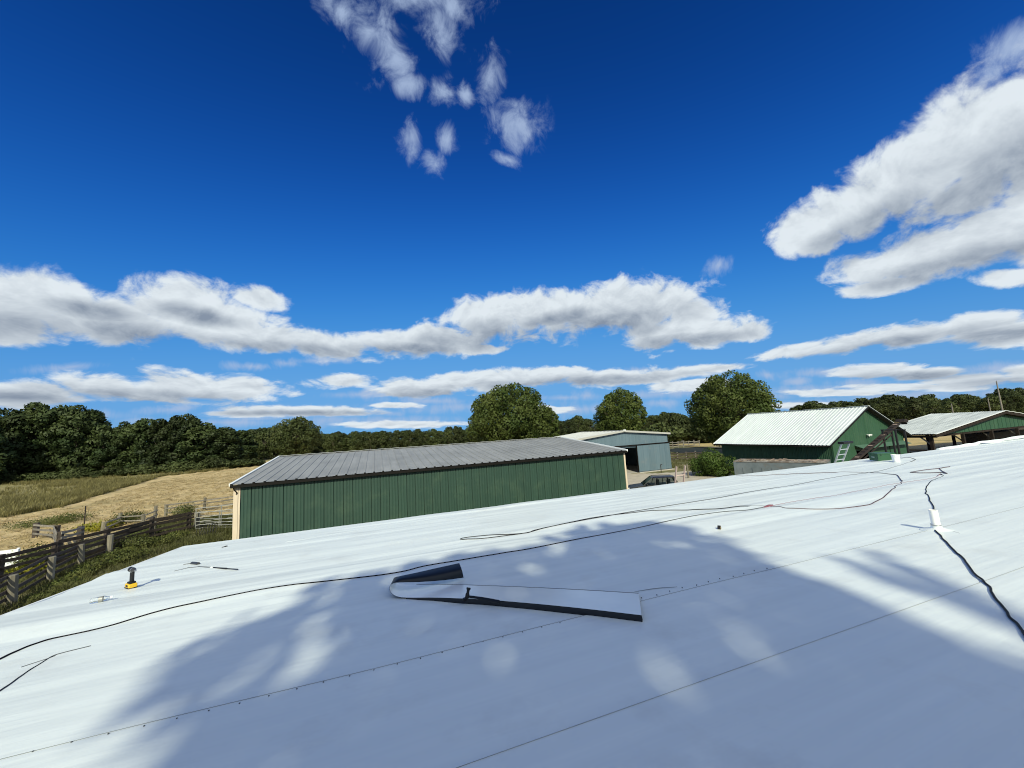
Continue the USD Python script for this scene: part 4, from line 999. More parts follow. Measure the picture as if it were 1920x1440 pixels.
# uncut meadow: thicker close to us, thinner far away
near_m = Polygon([(-75, 58.5)] + [(e[0] - 0.2, e[1]) for e in edge[:6]] + [(-110, 125), (-140, 100)])
far_m = Polygon([(-140, 100), (-110, 125)] + [(e[0] - 0.2, e[1]) for e in edge[5:]] + [(-60, 205), (-180, 190)])
q = np.vstack([sample_in(near_m, 20000, RG_), sample_in(far_m, 12000, RG_)])
dens = meshkit.fbm(np.stack([q[:, 0] * 0.07, q[:, 1] * 0.07, q[:, 0] * 0], -1), 3)
thin = contains_xy(patch_poly, q[:, 0] + 3 * (dens - 0.5), q[:, 1] + 20 * (dens - 0.5))
q = q[RG_.random(len(q)) < np.clip(dens * 2.2 - 0.3, 0.15, 1) * np.where(thin, 0.12, 1)]
# a closed front of stems along the mown edge
fr = []
for k in range(len(edge) - 1):
    a, b = edge[k], edge[k + 1]; n_ = int(np.linalg.norm(b - a) * 9)
    t_ = RG_.random((n_, 1)); fr.append(a + (b - a) * t_ + RG_.normal(size=(n_, 2)) * [0.25, 0.1] - [0.3, 0])
q = np.vstack([q] + fr)
sc = RG_.uniform(0.75, 1.25, (len(q), 1)) * np.array([[1, 1, 1]])
scatter('tall_grass', 'olive uncut grass standing between the mown hay and the wood', 'grass', [tuft(9, 0.85, 0.35, 0.07, np.random.default_rng(k), 0.4) for k in range(4)], M['grass_tall'],
        np.column_stack([q, np.full(len(q), 0.05)]), RG_.uniform(0, 6.28, len(q)), sc)
# straw lying in the mown field
st_near = Polygon([(-60, 30), (-26, 26), (-22, 45), (-10, 47), (10, 60), (-2, 110), (-46, 110), (-36, 66), (-46, 60)]).intersection(hay_poly)
st_far = Polygon([(-46, 110), (-2, 110), (5, 180), (-46, 180)]).intersection(hay_poly)
q = np.vstack([sample_in(st_near, 21000, RG_), sample_in(st_far, 7000, RG_)])
u = q[:, 0] * 0.995 + q[:, 1] * 0.07 + (meshkit.noise(np.stack([q[:, 0] * 0.12, q[:, 1] * 0.05, q[:, 0] * 0 + 0.5], -1)) - 0.5) * 2.2
keepw = RG_.random(len(q)) < 0.25 + 0.75 * np.maximum(0, np.sin(u * 2 * np.pi / 2.3)) ** 2
q = q[keepw]
scatter('cut_hay', 'loose straw coloured cut hay lying in rows across the field', 'hay', [tuft(8, 0.16, 0.4, 0.035, np.random.default_rng(40 + k), 2.2) for k in range(4)], M['straw'],
        np.column_stack([q, hay_z(q[:, 0], q[:, 1])]), RG_.uniform(0, 6.28, len(q)), RG_.uniform(0.7, 1.5, (len(q), 1)) * np.array([[1, 1, 1]]))
# grass between the roof and the fences, and around the barns
lawn_a = Polygon([(-30, 12), (-4.6, 12), (-4.6, 16), (-7, 29), (-8.9, 46), (-20, 46), (-22, 38), (-24, 26)])
lawn_b = Polygon([(22, 28), (48, 24), (60, 40), (58, 75), (42, 80), (38, 60), (39.5, 44), (39, 32), (30, 27)])
q = np.vstack([sample_in(lawn_a, 24000, RG_), sample_in(lawn_b, 9000, RG_)])
dens = meshkit.fbm(np.stack([q[:, 0] * 0.35, q[:, 1] * 0.35, q[:, 0] * 0], -1), 3)
q = q[RG_.random(len(q)) < np.clip(dens * 3 - 0.8, 0.12, 1)]
scatter('rough_grass', 'rough green and brown grass around the fences and barns', 'grass', [tuft(8, 0.26, 0.16, 0.022, np.random.default_rng(60 + k), 0.7) for k in range(4)], M['grass_lawn'],
        np.column_stack([q, np.zeros(len(q))]), RG_.uniform(0, 6.28, len(q)), RG_.uniform(0.6, 1.6, (len(q), 1)) * np.array([[1, 1, 1]]))


def weed(label, px, py, h, w, m, group=None, seed=0, n=900, leaf=0.13, cat='weed', name='weed_clump'):
    b = gnd(px, py); r_ = np.random.default_rng(900 + seed)
    t = thing(name, label, cat, group, b)
    mb = MB(); tips = []
    for k in range(16):
        a = r_.uniform(0, 6.28); d = r_.uniform(0.1, 0.5) * w; tip = np.array([math.cos(a) * d, math.sin(a) * d, h * r_.uniform(0.55, 1.0) * (1 - 0.35 * d / (0.5 * w))]); tips.append(tip)
        mb.tube(spline([(tip[0] * 0.2, tip[1] * 0.2, 0), (tip[0] * 0.7, tip[1] * 0.7, tip[2] * 0.6), tip], 3), np.linspace(0.014, 0.004, 7), 4)
    part(t, 'stem', mb.mesh, M['bark'])
    n = int(n * 2.2); T = np.array(tips); i = r_.integers(0, 16, n); s = r_.random((n, 1)) ** 0.6
    p = T[i] * np.hstack([0.3 + 0.7 * s, 0.3 + 0.7 * s, s]) + r_.normal(size=(n, 3)) * [0.12 * w, 0.12 * w, 0.08 * h]
    p[:, 2] = np.abs(p[:, 2])
    nr = p - [0, 0, h * 0.3]; nr /= np.linalg.norm(nr, axis=1, keepdims=True)
    leaf_mesh(t + '/foliage', p, leaf, nr, m, r_, 0.5)


weed('bright yellow green flowering weed between the back fence and the dark fence', 182, 997, 1.1, 2.6, M['leaf_gold'], None, 1)
weed('pale feathery weed clump right of the yellow flowering weed', 237, 985, 1.6, 2.4, M['leaf_weed'], None, 2)
weed('wide pale green weed patch beside the thin steel stake in the mown field', 100, 985, 1.3, 5.5, M['leaf_weed'], None, 3, 1800)
weed('bushy brown topped weed at the far end of the dark fence', 343, 975, 1.9, 2.6, M['leaf_weed'], None, 4)
weed('small round weed between the yellow weed and the pale feathery one', 213, 990, 1.0, 1.4, M['leaf_weed'], None, 5)
weed('tall dark weed behind the left end of the dark fence', 72, 1062, 1.5, 2.6, M['leaf_weed'], None, 6)
weed('yellowish weed under the rails near the left edge of the photo', 52, 1080, 0.9, 1.6, M['leaf_gold'], None, 7)
for i, (px, py, h, w) in enumerate([(250, 1030, 1.1, 2.4), (272, 1028, 0.8, 2.0), (300, 1022, 0.7, 2.0), (222, 1050, 0.8, 1.8), (200, 1056, 0.6, 1.6), (175, 1068, 0.5, 1.6), (150, 1080, 0.45, 1.3), (330, 1008, 0.5, 1.8),
                                    (240, 1052, 0.8, 2.0), (120, 1100, 0.4, 1.2), (80, 1125, 0.35, 1.2), (128, 1048, 1.0, 1.6), (270, 1012, 1.3, 2.0)]):
    o_ = sorted([250, 272, 300, 222, 200, 175, 150, 330, 240, 120, 80, 128, 270]).index(px)
    weed(f'low green weed clump, {ORD[o_]} from the left along the foot of the grey post fence', px, py, h, w, M['leaf_weed'], 'weeds along the grey post fence', 20 + i, 700)


# ------------------------------------------------------------------ fences at the left
FR = np.random.default_rng(12)


def fence(name, label, posts, rails, post_h, m_post, m_rail, pr=0.11, rail_w=0.045, rail_h=0.15, side=0.0, square=False, jitter=0.03, cat='fence'):
    """posts: ground points; rails: heights. Every post and every rail between two posts is a part."""
    t = thing(name, label, cat, None, posts[0]); o = np.asarray(posts[0], float)
    for i, p in enumerate(posts):
        p = np.asarray(p, float) - o; h = post_h * FR.uniform(0.93, 1.08) if np.ndim(post_h) == 0 else post_h[i]; lean = FR.normal(size=2) * 0.03
        r = pr * FR.uniform(0.9, 1.15)
        mb = MB()
        if square: mb.bar(p + [0, 0, -0.2], p + [lean[0], lean[1], h], 2 * r, 2 * r, (0, 1, 0))
        else: mb.tube([p + [0, 0, -0.2], p + [lean[0] * .5, lean[1] * .5, h * 0.5], p + [lean[0], lean[1], h - 0.02], p + [lean[0], lean[1], h]], [r * 1.05, r, r * 0.97, r * 0.85], 9)
        part(t, 'post', mb.mesh, m_post, 30)
    for i in range(len(posts) - 1):
        a, b = np.asarray(posts[i], float) - o, np.asarray(posts[i + 1], float) - o
        d = (b - a) / np.linalg.norm(b - a); nn = np.array([d[1], -d[0], 0]) * (pr + rail_w / 2 + 0.005) * (1 if side >= 0 else -1)
        for h in rails:
            j0, j1 = FR.normal(size=2) * jitter
            sag = FR.uniform(0, 0.025)
            p, q = a + nn - d * 0.08 + [0, 0, h + j0], b + nn + d * 0.08 + [0, 0, h + j1]; mid = (p + q) / 2 - [0, 0, sag]
            part(t, 'rail', MB().bar(p, mid, rail_w, rail_h * FR.uniform(0.85, 1.1)).bar(mid - (q - p) * 0.002, q, rail_w, rail_h * FR.uniform(0.85, 1.1)).mesh, m_rail)
    return t


g2 = lambda *pp: [np.array([*gnd(*p)[:2], 0.0]) for p in pp]
posts_b = g2((22, 1135), (93, 1092), (152, 1062), (203, 1043), (287, 1011), (368, 992))
d0 = posts_b[0] - posts_b[1]
fence('post_fence', 'weathered grey board fence with thick round posts nearest the white roof', [posts_b[0] + d0 * 2, posts_b[0] + d0] + posts_b, [0.32, 0.66, 1.0, 1.30], [1.36, 1.36, 1.36, 1.33, 1.3, 1.35, 1.3, 1.38], M['post_wood'], M['dark_wood'], 0.15, 0.045, 0.15, -1)
fa = [np.array([*gnd(px, py, 1.5)[:2], 0.0]) for px, py in ((0, 1043), (108, 1017), (203, 995), (285, 976), (354, 962))]
d0 = fa[0] - fa[1]
fence('board_fence', 'long dark brown board fence running behind the grey post fence', [fa[0] + d0 * 1.6, fa[0] + d0 * 0.8] + fa, [0.40, 0.80, 1.18, 1.50], 1.62, M['dark_wood'], M['dark_wood'], 0.12, 0.05, 0.19, 1, True)
pc = g2((192, 1003), (224, 988), (268, 986), (290, 975))
fence('pole_fence', 'low pale rail fence with short posts at the edge of the mown hay', pc, [0.55, 0.95], [1.05, 1.25, 1.05, 1.35], M['post_wood'], M['grey_wood'], 0.14, 0.06, 0.10, 1)
pd_ = g2((66, 1010), (104, 1013), (110, 1030), (150, 1018))
fence('pen_fence', 'small square pen of dark boards left of the steel stake', pd_, [0.45, 0.80, 1.12], 1.2, M['dark_wood'], M['grey_wood'], 0.13, 0.05, 0.16, 1, True)
st_ = gnd(157, 990); top('steel_stake', MB().bar(st_ + [0, 0, -0.2], st_ + [0.02, 0, 2.0], 0.06, 0.05).bar(st_ + [0.03, 0, 0], st_ + [0.05, 0, 2.0], 0.015, 0.09).mesh, M['rust'], 'thin dark steel stake standing taller than the fences in the mown field', 'stake')
pe = g2((376, 962), (383, 961), (441, 952))
pe = [pe[1], pe[2] + (pe[2] - pe[1]) * 0.02]
fence('rail_fence', 'pale weathered rail fence behind the tube gates beside the green shed', [pe[0] - (pe[1] - pe[0]) * 1.1, pe[0], pe[1], pe[1] + (pe[1] - pe[0])], [0.55, 0.95, 1.30], 1.45, M['post_wood'], M['grey_wood'], 0.14, 0.06, 0.13, 1)


def tube_gate(label, a, b, h, z0=0.12):
    a, b = np.asarray(a, float), np.asarray(b, float); t = thing('tube_gate', label, 'gate', None, a); d = b - a; L_ = np.linalg.norm(d)
    for k, zz in enumerate(np.array([0.0, 0.17, 0.34, 0.54, 0.77, 1.0]) * (h - z0) + z0):
        part(t, 'rail_tube', MB().tube([np.array([0, 0, zz]), d + [0, 0, zz]], 0.027, 8).mesh, M['tube_gate'], True)
    for f in (0.0, 0.33, 0.66, 1.0):
        part(t, 'upright_tube', MB().tube([d * f + [0, 0, z0 - 0.03], d * f + [0, 0, h + 0.03]], 0.03, 8).mesh, M['tube_gate'], True)
    return t


tube_gate('pale steel tube gate hung on the last grey fence post', posts_b[-1] + [0.25, -0.12, 0], (-8.95, 37.4, 0), 1.4)
tube_gate('second steel tube gate standing just behind the front tube gate', fa[-1] + [0.35, 0.4, 0], (-8.95, 40.3, 0), 1.75)
cb = gnd(386, 1006); mb = MB()
for k in range(7):
    th = np.linspace(0, 2 * np.pi, 22)
    mb.tube(np.stack([cb[0] - 0.45 + k * 0.16 + 0.02 * np.sin(th * 2), cb[1] + 0.42 * np.cos(th) + 0.03 * k, 0.44 + 0.42 * np.sin(th + k * .1)], -1), 0.018, 5, False)
top('wire_roll', mb.mesh, M['dark_metal'], 'loose roll of dark wire lying by the foot of the tube gate', 'wire', None, None, True)
wb = gnd(8, 1072); tk = thing('white_trough', 'white slatted box standing behind the fences at the left edge of the photo', 'trough', None, wb)
for k in range(3): part(tk, 'slat', MB().box((-0.9, -0.03, 0.25 + k * 0.36), (0.55, 0.03, 0.53 + k * 0.36)).mesh, M['white_trim'])
for xx in (-0.85, 0.5): part(tk, 'leg', MB().box((xx - 0.06, 0.035, 0), (xx + 0.06, 0.12, 1.3)).mesh, M['white_trim'])

# fences beyond the blue barn
pr_ = [np.array([*gnd(px, py)[:2], 0.0]) for px, py in ((1254, 864), (1271, 863), (1288, 862), (1305, 861), (1322, 860))]
fence('board_fence', 'dark board fence in the grass right of the blue barn', pr_, [0.35, 0.75, 1.15], 1.35, M['grey_wood'], M['dark_wood'], 0.09, 0.04, 0.15, 1)
pr_ = [np.array([*gnd(px, py)[:2], 0.0]) for px, py in ((1252, 840), (1262, 839.5), (1272, 839), (1282, 838.5), (1292, 838), (1302, 837.5), (1312, 837))]
fence('paddock_fence', 'farther pale paddock fence beyond the blue barn', pr_, [0.4, 0.85, 1.3], 1.6, M['grey_wood'], M['grey_wood'], 0.11, 0.05, 0.16, 1)
gp_ = gnd(1291, 897); top('wooden_post', MB().tube([gp_ + [0, 0, -.2], gp_ + [0, 0, 0.8], gp_ + [0, 0, 1.58], gp_ + [0, 0, 1.6]], [0.1, 0.095, 0.09, 0.07], 10).mesh, M['post_wood'], 'single wooden post in the grass between the blue barn and the shrub', 'post', None, None, 30)
cp_ = gnd(1240, 886); top('standpipe', MB().tube([cp_, cp_ + [0, 0, 0.9]], 0.05, 8).tube([cp_ + [0, 0, 0.88], cp_ + [0.0, -0.05, 1.05], cp_ + [0.16, -0.1, 1.0]], 0.06, 8).mesh, M['dark_metal'], 'small dark standpipe in front of the sliding door of the blue barn', 'standpipe', None, None, 30)

# utility poles on the rise
for (pt, pb, D, lab) in (((1866, 715), (1881, 775), 100, 'tallest bare utility pole rising above the wooded skyline'), ((1852, 747), (1858, 775), 118, 'shorter pale utility pole just left of the tallest pole'), ((1784, 757), (1788, 779), 112, 'small pale utility pole behind the ridge of the open pavilion')):
    b = EYE + ray(*pb) * D; z1 = (EYE + ray(*pt) * D)[2]; b[2] = 0
    t = thing('utility_pole', lab, 'utility pole', None, b)
    part(t, 'pole', MB().tube([(0, 0, -0.5), (0, 0, z1 * 0.5), (0, 0, z1)], [0.19, 0.16, 0.12], 10).mesh, M['grey_wood'], True)
    part(t, 'insulator', MB().tube([(0, -0.05, z1), (0, -0.05, z1 + 0.22)], [0.05, 0.03], 8).mesh, M['dark_metal'], True)

# ------------------------------------------------------------------ hay elevator in front of the green barn
b0, b1 = aty(1601.7, 863.2, 20.0), aty(1683, 793.5, 20.0)
dirn = (b1 - b0) / np.linalg.norm(b1 - b0); foot = b0 - dirn * (b0[2] - 0.35) / dirn[2]
ho = thing('hay_elevator', 'rusty slatted hay elevator sloping up across the gable of the green barn', 'hay elevator', None, (foot[0], foot[1], 0)); off = np.array([foot[0], foot[1], 0.0])
F, T_ = foot - off, b1 - off; L_ = np.linalg.norm(T_ - F); dn = (T_ - F) / L_; upn = np.array([-dn[2], 0, dn[0]])
for s_ in (-1, 1):
    part(ho, 'side_rail', MB().bar(F + [0, s_ * 0.18, 0], T_ + [0, s_ * 0.18, 0], 0.045, 0.15, upn).mesh, M['rust'])
part(ho, 'bed', MB().bar(F, T_, 0.34, 0.03, upn).mesh, M['rust'])
for k in range(int(L_ / 0.5)):
    c = F + dn * (0.3 + k * 0.5) + upn * 0.05
    part(ho, 'slat', MB().bar(c + [0, -0.155, 0], c + [0, 0.155, 0], 0.13, 0.025, upn).mesh, M['rust_light'] if k % 4 == 1 else M['rust'])
part(ho, 'truss', MB().bar(F + dn * 1.0 - upn * 0.42, T_ - dn * 1.2 - upn * 0.42, 0.07, 0.07).bar(F + dn * 1.0, F + dn * 1.0 - upn * 0.42, 0.05, 0.05).bar(T_ - dn * 1.2, T_ - dn * 1.2 - upn * 0.42, 0.05, 0.05).mesh, M['rust'])
hc = aty(1691, 789, 20.0) - off
part(ho, 'head_hood', MB().prism([(-0.36, -0.10), (0.20, -0.16), (0.27, 0.02), (0.10, 0.14), (-0.22, 0.16)], hc + [0, -0.3, 0], (1, 0, 0), (0, 0, 1), (0, 1, 0), 0.6).mesh, M['rust'])
part(ho, 'discharge_chute', MB().bar(hc + [0.15, 0, -0.1], hc + [0.28, 0, -0.3], 0.4, 0.04).mesh, M['rust'])
for (a, z) in ((aty(1666, 806, 19.6) - off, 0), (aty(1683, 806, 19.6) - off, 0)):
    for s_ in (-0.42, 0.42):
        part(ho, 'leg', MB().bar((a[0] + 0.05, a[1] + s_, 0), (a[0], a[1] + s_, a[2]), 0.11, 0.11).mesh, M['dark_metal'])
    part(ho, 'cross_bar', MB().bar((a[0], a[1] - 0.5, a[2]), (a[0], a[1] + 0.5, a[2]), 0.13, 0.08).mesh, M['dark_metal'])

# ------------------------------------------------------------------ roll-off container
pA, pB = gnd(1375, 864, 2.2), gnd(1550, 866, 2.2); dv = pB - pA; LC = np.linalg.norm(dv[:2]); ang = math.degrees(math.atan2(dv[1], dv[0]))
du = thing('rolloff_container', 'long grey steel open container filled with brown debris beside the green barn', 'container', None, (pA[0], pA[1], 0), ang)
Wc = 2.3
for nm, y0, y1 in (('side_wall', 0.0, 0.06), ('side_wall', Wc - 0.06, Wc)):
    part(du, nm, MB().box((0.1, y0, 0.35), (LC - 0.1, y1, 2.12)).mesh, M['dumpster'])
for nm, x0 in (('end_wall', 0.0), ('end_wall', LC - 0.1)):
    part(du, nm, MB().box((x0, 0.0, 0.35), (x0 + 0.1, Wc, 2.12)).mesh, M['dumpster'])
part(du, 'top_rim', MB().box((0.0, -0.05, 2.09), (LC, 0.1, 2.2)).box((0.0, Wc - 0.1, 2.09), (LC, Wc + 0.05, 2.2)).box((0, 0.1, 2.09), (0.14, Wc - .1, 2.2)).box((LC - .14, 0.1, 2.09), (LC, Wc - .1, 2.2)).mesh, M['rim'])
for k in range(2):
    part(du, 'corner_post', MB().box((0.0 + k * (LC - 0.22), -0.07, 0.1), (0.22 + k * (LC - 0.22), -0.004, 2.086)).mesh, M['dumpster'])
for k in range(1, 9):
    part(du, 'side_rib', MB().box((k * LC / 9 - 0.05, -0.045, 0.4), (k * LC / 9 + 0.05, -0.003, 1.55)).mesh, M['dumpster'])
for k in range(4):
    part(du, 'wheel', MB().tube([((0.5 if k < 2 else LC - 0.6), (0.15 if k % 2 else Wc - 0.3), 0.18), ((0.5 if k < 2 else LC - 0.6), (0.3 if k % 2 else Wc - 0.15), 0.18)], 0.18, 12).mesh, M['tyre'])
gx_, gy_ = np.meshgrid(np.linspace(0.1, LC - 0.1, 60), np.linspace(0.06, Wc - 0.06, 18), indexing='ij')
part(du, 'debris', MB().grid(np.stack([gx_, gy_, 1.9 + 0.42 * meshkit.fbm(P3(gx_, gy_, 1.4, 1.4), 4)], -1)).mesh, M['debris'])
for k in range(26):
    c = np.array([FR.uniform(0.4, LC - 0.4), FR.uniform(0.3, Wc - 0.3), 2.17]); a = FR.uniform(0, 6.28); l_ = FR.uniform(0.2, 0.6)
    part(du, 'debris_board', MB().bar(c - [math.cos(a) * l_, math.sin(a) * l_, 0.05], c + [math.cos(a) * l_, math.sin(a) * l_, FR.uniform(0, .12)], 0.14, 0.03).mesh, M['rust_light'] if k % 2 else M['debris'])

# ------------------------------------------------------------------ dark estate car by the shed
def build_car(loc, rz):
    c = thing('parked_car', 'dark grey sport utility car parked behind the right end of the green shed', 'car', None, loc, rz, (1.0, 1.0, 0.97))
    Lc, Wd = 4.65, 1.84                                          # nose towards -x
    prof = [(-2.32, 0.42), (-2.25, 0.30), (2.20, 0.30), (2.30, 0.45), (2.32, 0.75), (2.27, 0.98), (1.2, 1.02), (-0.72, 1.02), (-1.05, 0.98), (-1.9, 0.88), (-2.22, 0.74)]
    body = Polygon([(x, z) for x, z in prof])
    for wx in (-1.42, 1.38): body = body.difference(Point(wx, 0.34).buffer(0.39, 12))
    mb = MB(); m = trimesh.creation.extrude_polygon(body, Wd, engine='earcut'); v = np.array(m.vertices); m = trimesh.Trimesh(np.stack([v[:, 0], v[:, 2] - Wd / 2, v[:, 1]], 1), m.faces[:, ::-1])
    m = m.subdivide_to_size(0.3); v = np.array(m.vertices)
    f = 1 - 0.10 * np.clip((np.abs(v[:, 0]) - 1.5) / 0.85, 0, 1) ** 2 - 0.05 * np.clip((v[:, 2] - 0.7) / 0.35, 0, 1)
    v[:, 1] *= f; mb.add(v, m.faces); part(c, 'body', mb.mesh, M['car_paint'], 35)
    zb, zt_ = 1.02, 1.66
    low = lambda x: Wd / 2 * 0.945; hi = lambda x: Wd / 2 * 0.76
    xl = [-0.85, 0.12, 1.12, 2.18]; xh = [-0.02, 0.30, 1.10, 1.86]
    P = lambda x0, x1, t, s_: np.array([x0 + (x1 - x0) * t, s_ * (low(0) + (hi(0) - low(0)) * t), zb + (zt_ - zb) * t])
    for s_ in (-1, 1):
        mb = MB()                                              # pillars and roof rails
        for i, w in ((0, 0.05), (1, 0.05), (2, 0.055), (3, 0.09)):
            mb.bar(P(xl[i], xh[i], 0, s_), P(xl[i], xh[i], 1.0, s_), 0.05, w, (1, 0, 0))
        mb.bar(P(-0.85, -0.02, 1, s_), P(2.18, 1.86, 1, s_), 0.06, 0.06)
        part(c, 'pillar', mb.mesh, M['black_plastic'])
        for i in range(3):
            a, b, d, e = P(xl[i], xh[i], 0.02, s_), P(xl[i + 1], xh[i + 1], 0.02, s_), P(xl[i + 1], xh[i + 1], 0.96, s_), P(xl[i], xh[i], 0.96, s_)
            part(c, 'side_window', MB().add([a, b, d, e], [[0, 1, 2, 3]]).mesh, M['glass'])
        part(c, 'door_mirror', MB().tm(trimesh.creation.icosphere(2, 1.0).apply_scale((0.07, 0.11, 0.08)).apply_translation((-0.55, s_ * 1.02, 1.1))).mesh, M['car_paint'], True)
        for x in (0.35, 1.3): part(c, 'door_handle', MB().box((x, s_ * 0.925 - 0.02, 0.86), (x + 0.2, s_ * 0.925 + 0.02, 0.89)).mesh, M['black_plastic'])
        part(c, 'roof_rail', MB().tube(spline([(0.1, s_ * 0.66, 1.68), (0.2, s_ * 0.66, 1.74), (1.7, s_ * 0.66, 1.73), (1.8, s_ * 0.66, 1.66)], 4), 0.02, 6).mesh, M['black_plastic'], True)
        part(c, 'headlight', MB().tm(trimesh.creation.icosphere(2, 1.0).apply_scale((0.14, 0.2, 0.08)).apply_translation((-2.12, s_ * 0.66, 0.74))).mesh, M['lamp'], True)
        part(c, 'tail_light', MB().box((2.24, s_ * 0.78 - 0.1, 0.75), (2.31, s_ * 0.78 + 0.1, 1.0)).mesh, M['tail'])
        for wx in (-1.42, 1.38):
            w_ = part(c, 'wheel', MB().tube([(wx, s_ * 0.70, 0.34), (wx, s_ * 0.90, 0.34)], 0.34, 24).mesh, M['tyre'], 40)
            part(w_, 'rim', MB().tube([(wx, s_ * 0.86, 0.34), (wx, s_ * 0.905, 0.34)], 0.22, 16).mesh, M['alu'], 40)
    y_ = hi(0)
    g = [[(x, y * y_, 1.66 + 0.07 * (1 - y * y) + 0.03 * math.sin(math.pi * min(1, max(0, (x + 0.05) / 1.95)))) for y in np.linspace(-1, 1, 9)] for x in np.linspace(-0.05, 1.90, 12)]
    part(c, 'roof', MB().grid(np.array(g)).mesh, M['car_paint'], True)
    part(c, 'windshield', MB().add([P(-0.85, -0.02, 0, -1), P(-0.85, -0.02, 0, 1), P(-0.85, -0.02, 1, 1), P(-0.85, -0.02, 1, -1)], [[0, 1, 2, 3]]).mesh, M['glass'])
    part(c, 'rear_window', MB().add([P(2.18, 1.86, 0, -1), P(2.18, 1.86, 0, 1), P(2.18, 1.86, 1, 1), P(2.18, 1.86, 1, -1)], [[0, 1, 2, 3]]).mesh, M['glass'])
    part(c, 'dashboard', MB().box((-0.75, -0.75, 0.85), (-0.2, 0.75, 1.06)).mesh, M['black_plastic'])
    for x in (0.25, 1.2):
        for y in (-0.38, 0.38):
            s = part(c, 'seat', MB().bar((x + 0.1, y, 0.75), (x + 0.28, y, 1.28), 0.46, 0.12, (1, 0, 0)).mesh, M['black_plastic'])
            part(s, 'headrest', MB().box((x + 0.24, y - 0.13, 1.3), (x + 0.33, y + 0.13, 1.46)).mesh, M['black_plastic'])
    return c


cc = gnd(1232, 893.5, 1.62)
build_car((cc[0] - 0.5, cc[1] + 0.2, 0), -30)

# ------------------------------------------------------------------ ladders leaning on the far eave
def ladder(name, label, x, over, wdt, m, tilt, cap=None, rung_d=0.3):
    zE = roof_z(x, EAVE_Y); base = np.array([x, EAVE_Y + 0.07 + zE * tilt + 0.1, 0]); topp = np.array([x, EAVE_Y + 0.1 - over * tilt, zE + over])
    t = thing(name, label, 'ladder', None, base); d = topp - base
    for s_ in (-1, 1):
        part(t, 'side_rail', MB().bar((s_ * wdt / 2, 0, 0), d + [s_ * wdt / 2, 0, 0], 0.03, 0.06, (0, 1, 0)).mesh, m)
    n_ = int(np.linalg.norm(d) / rung_d)
    for k in range(1, n_ + 1):
        c = d * (k * rung_d / np.linalg.norm(d)) * 0.985
        part(t, 'rung', MB().bar(c - [wdt / 2, 0, 0], c + [wdt / 2, 0, 0], 0.05, 0.035).mesh, m)
    if cap: part(t, 'top_cap', MB().box(d - [wdt / 2 + 0.06, 0.12, 0.02], d + [wdt / 2 + 0.06, 0.12, 0.08]).mesh, cap)


ladder('ladder', 'aluminium ladder with worn red rails sticking up over the eave beside the car', 10.75, 0.62, 0.40, M['alu_red'], 0.25)
ladder('ladder', 'aluminium ladder with black top cap leaning on the eave in front of the green barn', 19.9, 0.86, 0.54, M['alu'], 0.45, M['black_plastic'], 0.26)

# ------------------------------------------------------------------ box, bucket and loose membrane at the far eave
pb_ = np.array(roofpt(1655, 864)); pb_[2] = roof_z(*pb_[:2]) + 0.02
bx = thing('storage_box', 'dark green storage box standing near the far eave beside the white bucket', 'box', None, pb_, -32, (0.62, 0.62, 0.66))
part(bx, 'body', MB().box((-0.5, -0.45, 0.0), (0.5, 0.45, 0.42)).mesh, M['box_green'])
part(bx, 'lid', MB().box((-0.52, -0.47, 0.423), (0.52, 0.47, 0.48)).mesh, M['box_green'])
for s_ in (-0.3, 0.3): part(bx, 'latch', MB().box((s_ - 0.03, -0.475, 0.34), (s_ + 0.03, -0.453, 0.41)).mesh, M['box_dark'])
part(bx, 'print_mark', MB().box((-0.505, -0.12, 0.20), (-0.5015, 0.22, 0.25)).mesh, M['pale_print'])
part(bx, 'handle', MB().box((0.503, -0.15, 0.25), (0.54, 0.15, 0.29)).mesh, M['black_plastic'])
p_ = np.array(roofpt(1681, 866.5)); p_[2] = roof_z(*p_[:2]) + 0.02
bk = thing('bucket', 'white plastic bucket beside the green storage box', 'bucket', None, p_)
prof = [(x * 0.62, z * 0.64) for x, z in ((0.0, 0.0), (0.17, 0.0), (0.21, 0.40), (0.222, 0.40), (0.222, 0.43), (0.205, 0.43), (0.165, 0.02), (0.0, 0.02))]
rv = trimesh.creation.revolve(np.array(prof), sections=28); part(bk, 'body', (rv.vertices, rv.faces), M['bucket'], 35)
th = np.linspace(0, math.pi, 14); part(bk, 'handle', MB().tube(np.stack([0.14 * np.cos(th), -0.06 * np.sin(th) - 0.08, 0.255 - 0.10 * np.sin(th)], -1), 0.004, 5).mesh, M['steel'])
pts = np.array([(x, EAVE_Y - 0.16 + 0.05 * math.sin(x * 1.7), roof_z(x, EAVE_Y) + 0.05 + 0.035 * math.sin(x * 0.9) + (0.10 if x > 31 else 0)) for x in np.arange(27.3, 46, 0.5)])
top('membrane_roll', MB().tube(pts, 0.075 + 0.015 * np.sin(np.arange(len(pts)) * 1.3), 12).mesh, M['membrane'], 'loose rolled white membrane lying along the far eave at the right', 'membrane roll', None, None, True)

# ------------------------------------------------------------------ the folded strip in the middle, with a hammer on it
def lifted(l): return np.array([roofpt(a, b, c) for a, b, c in l])


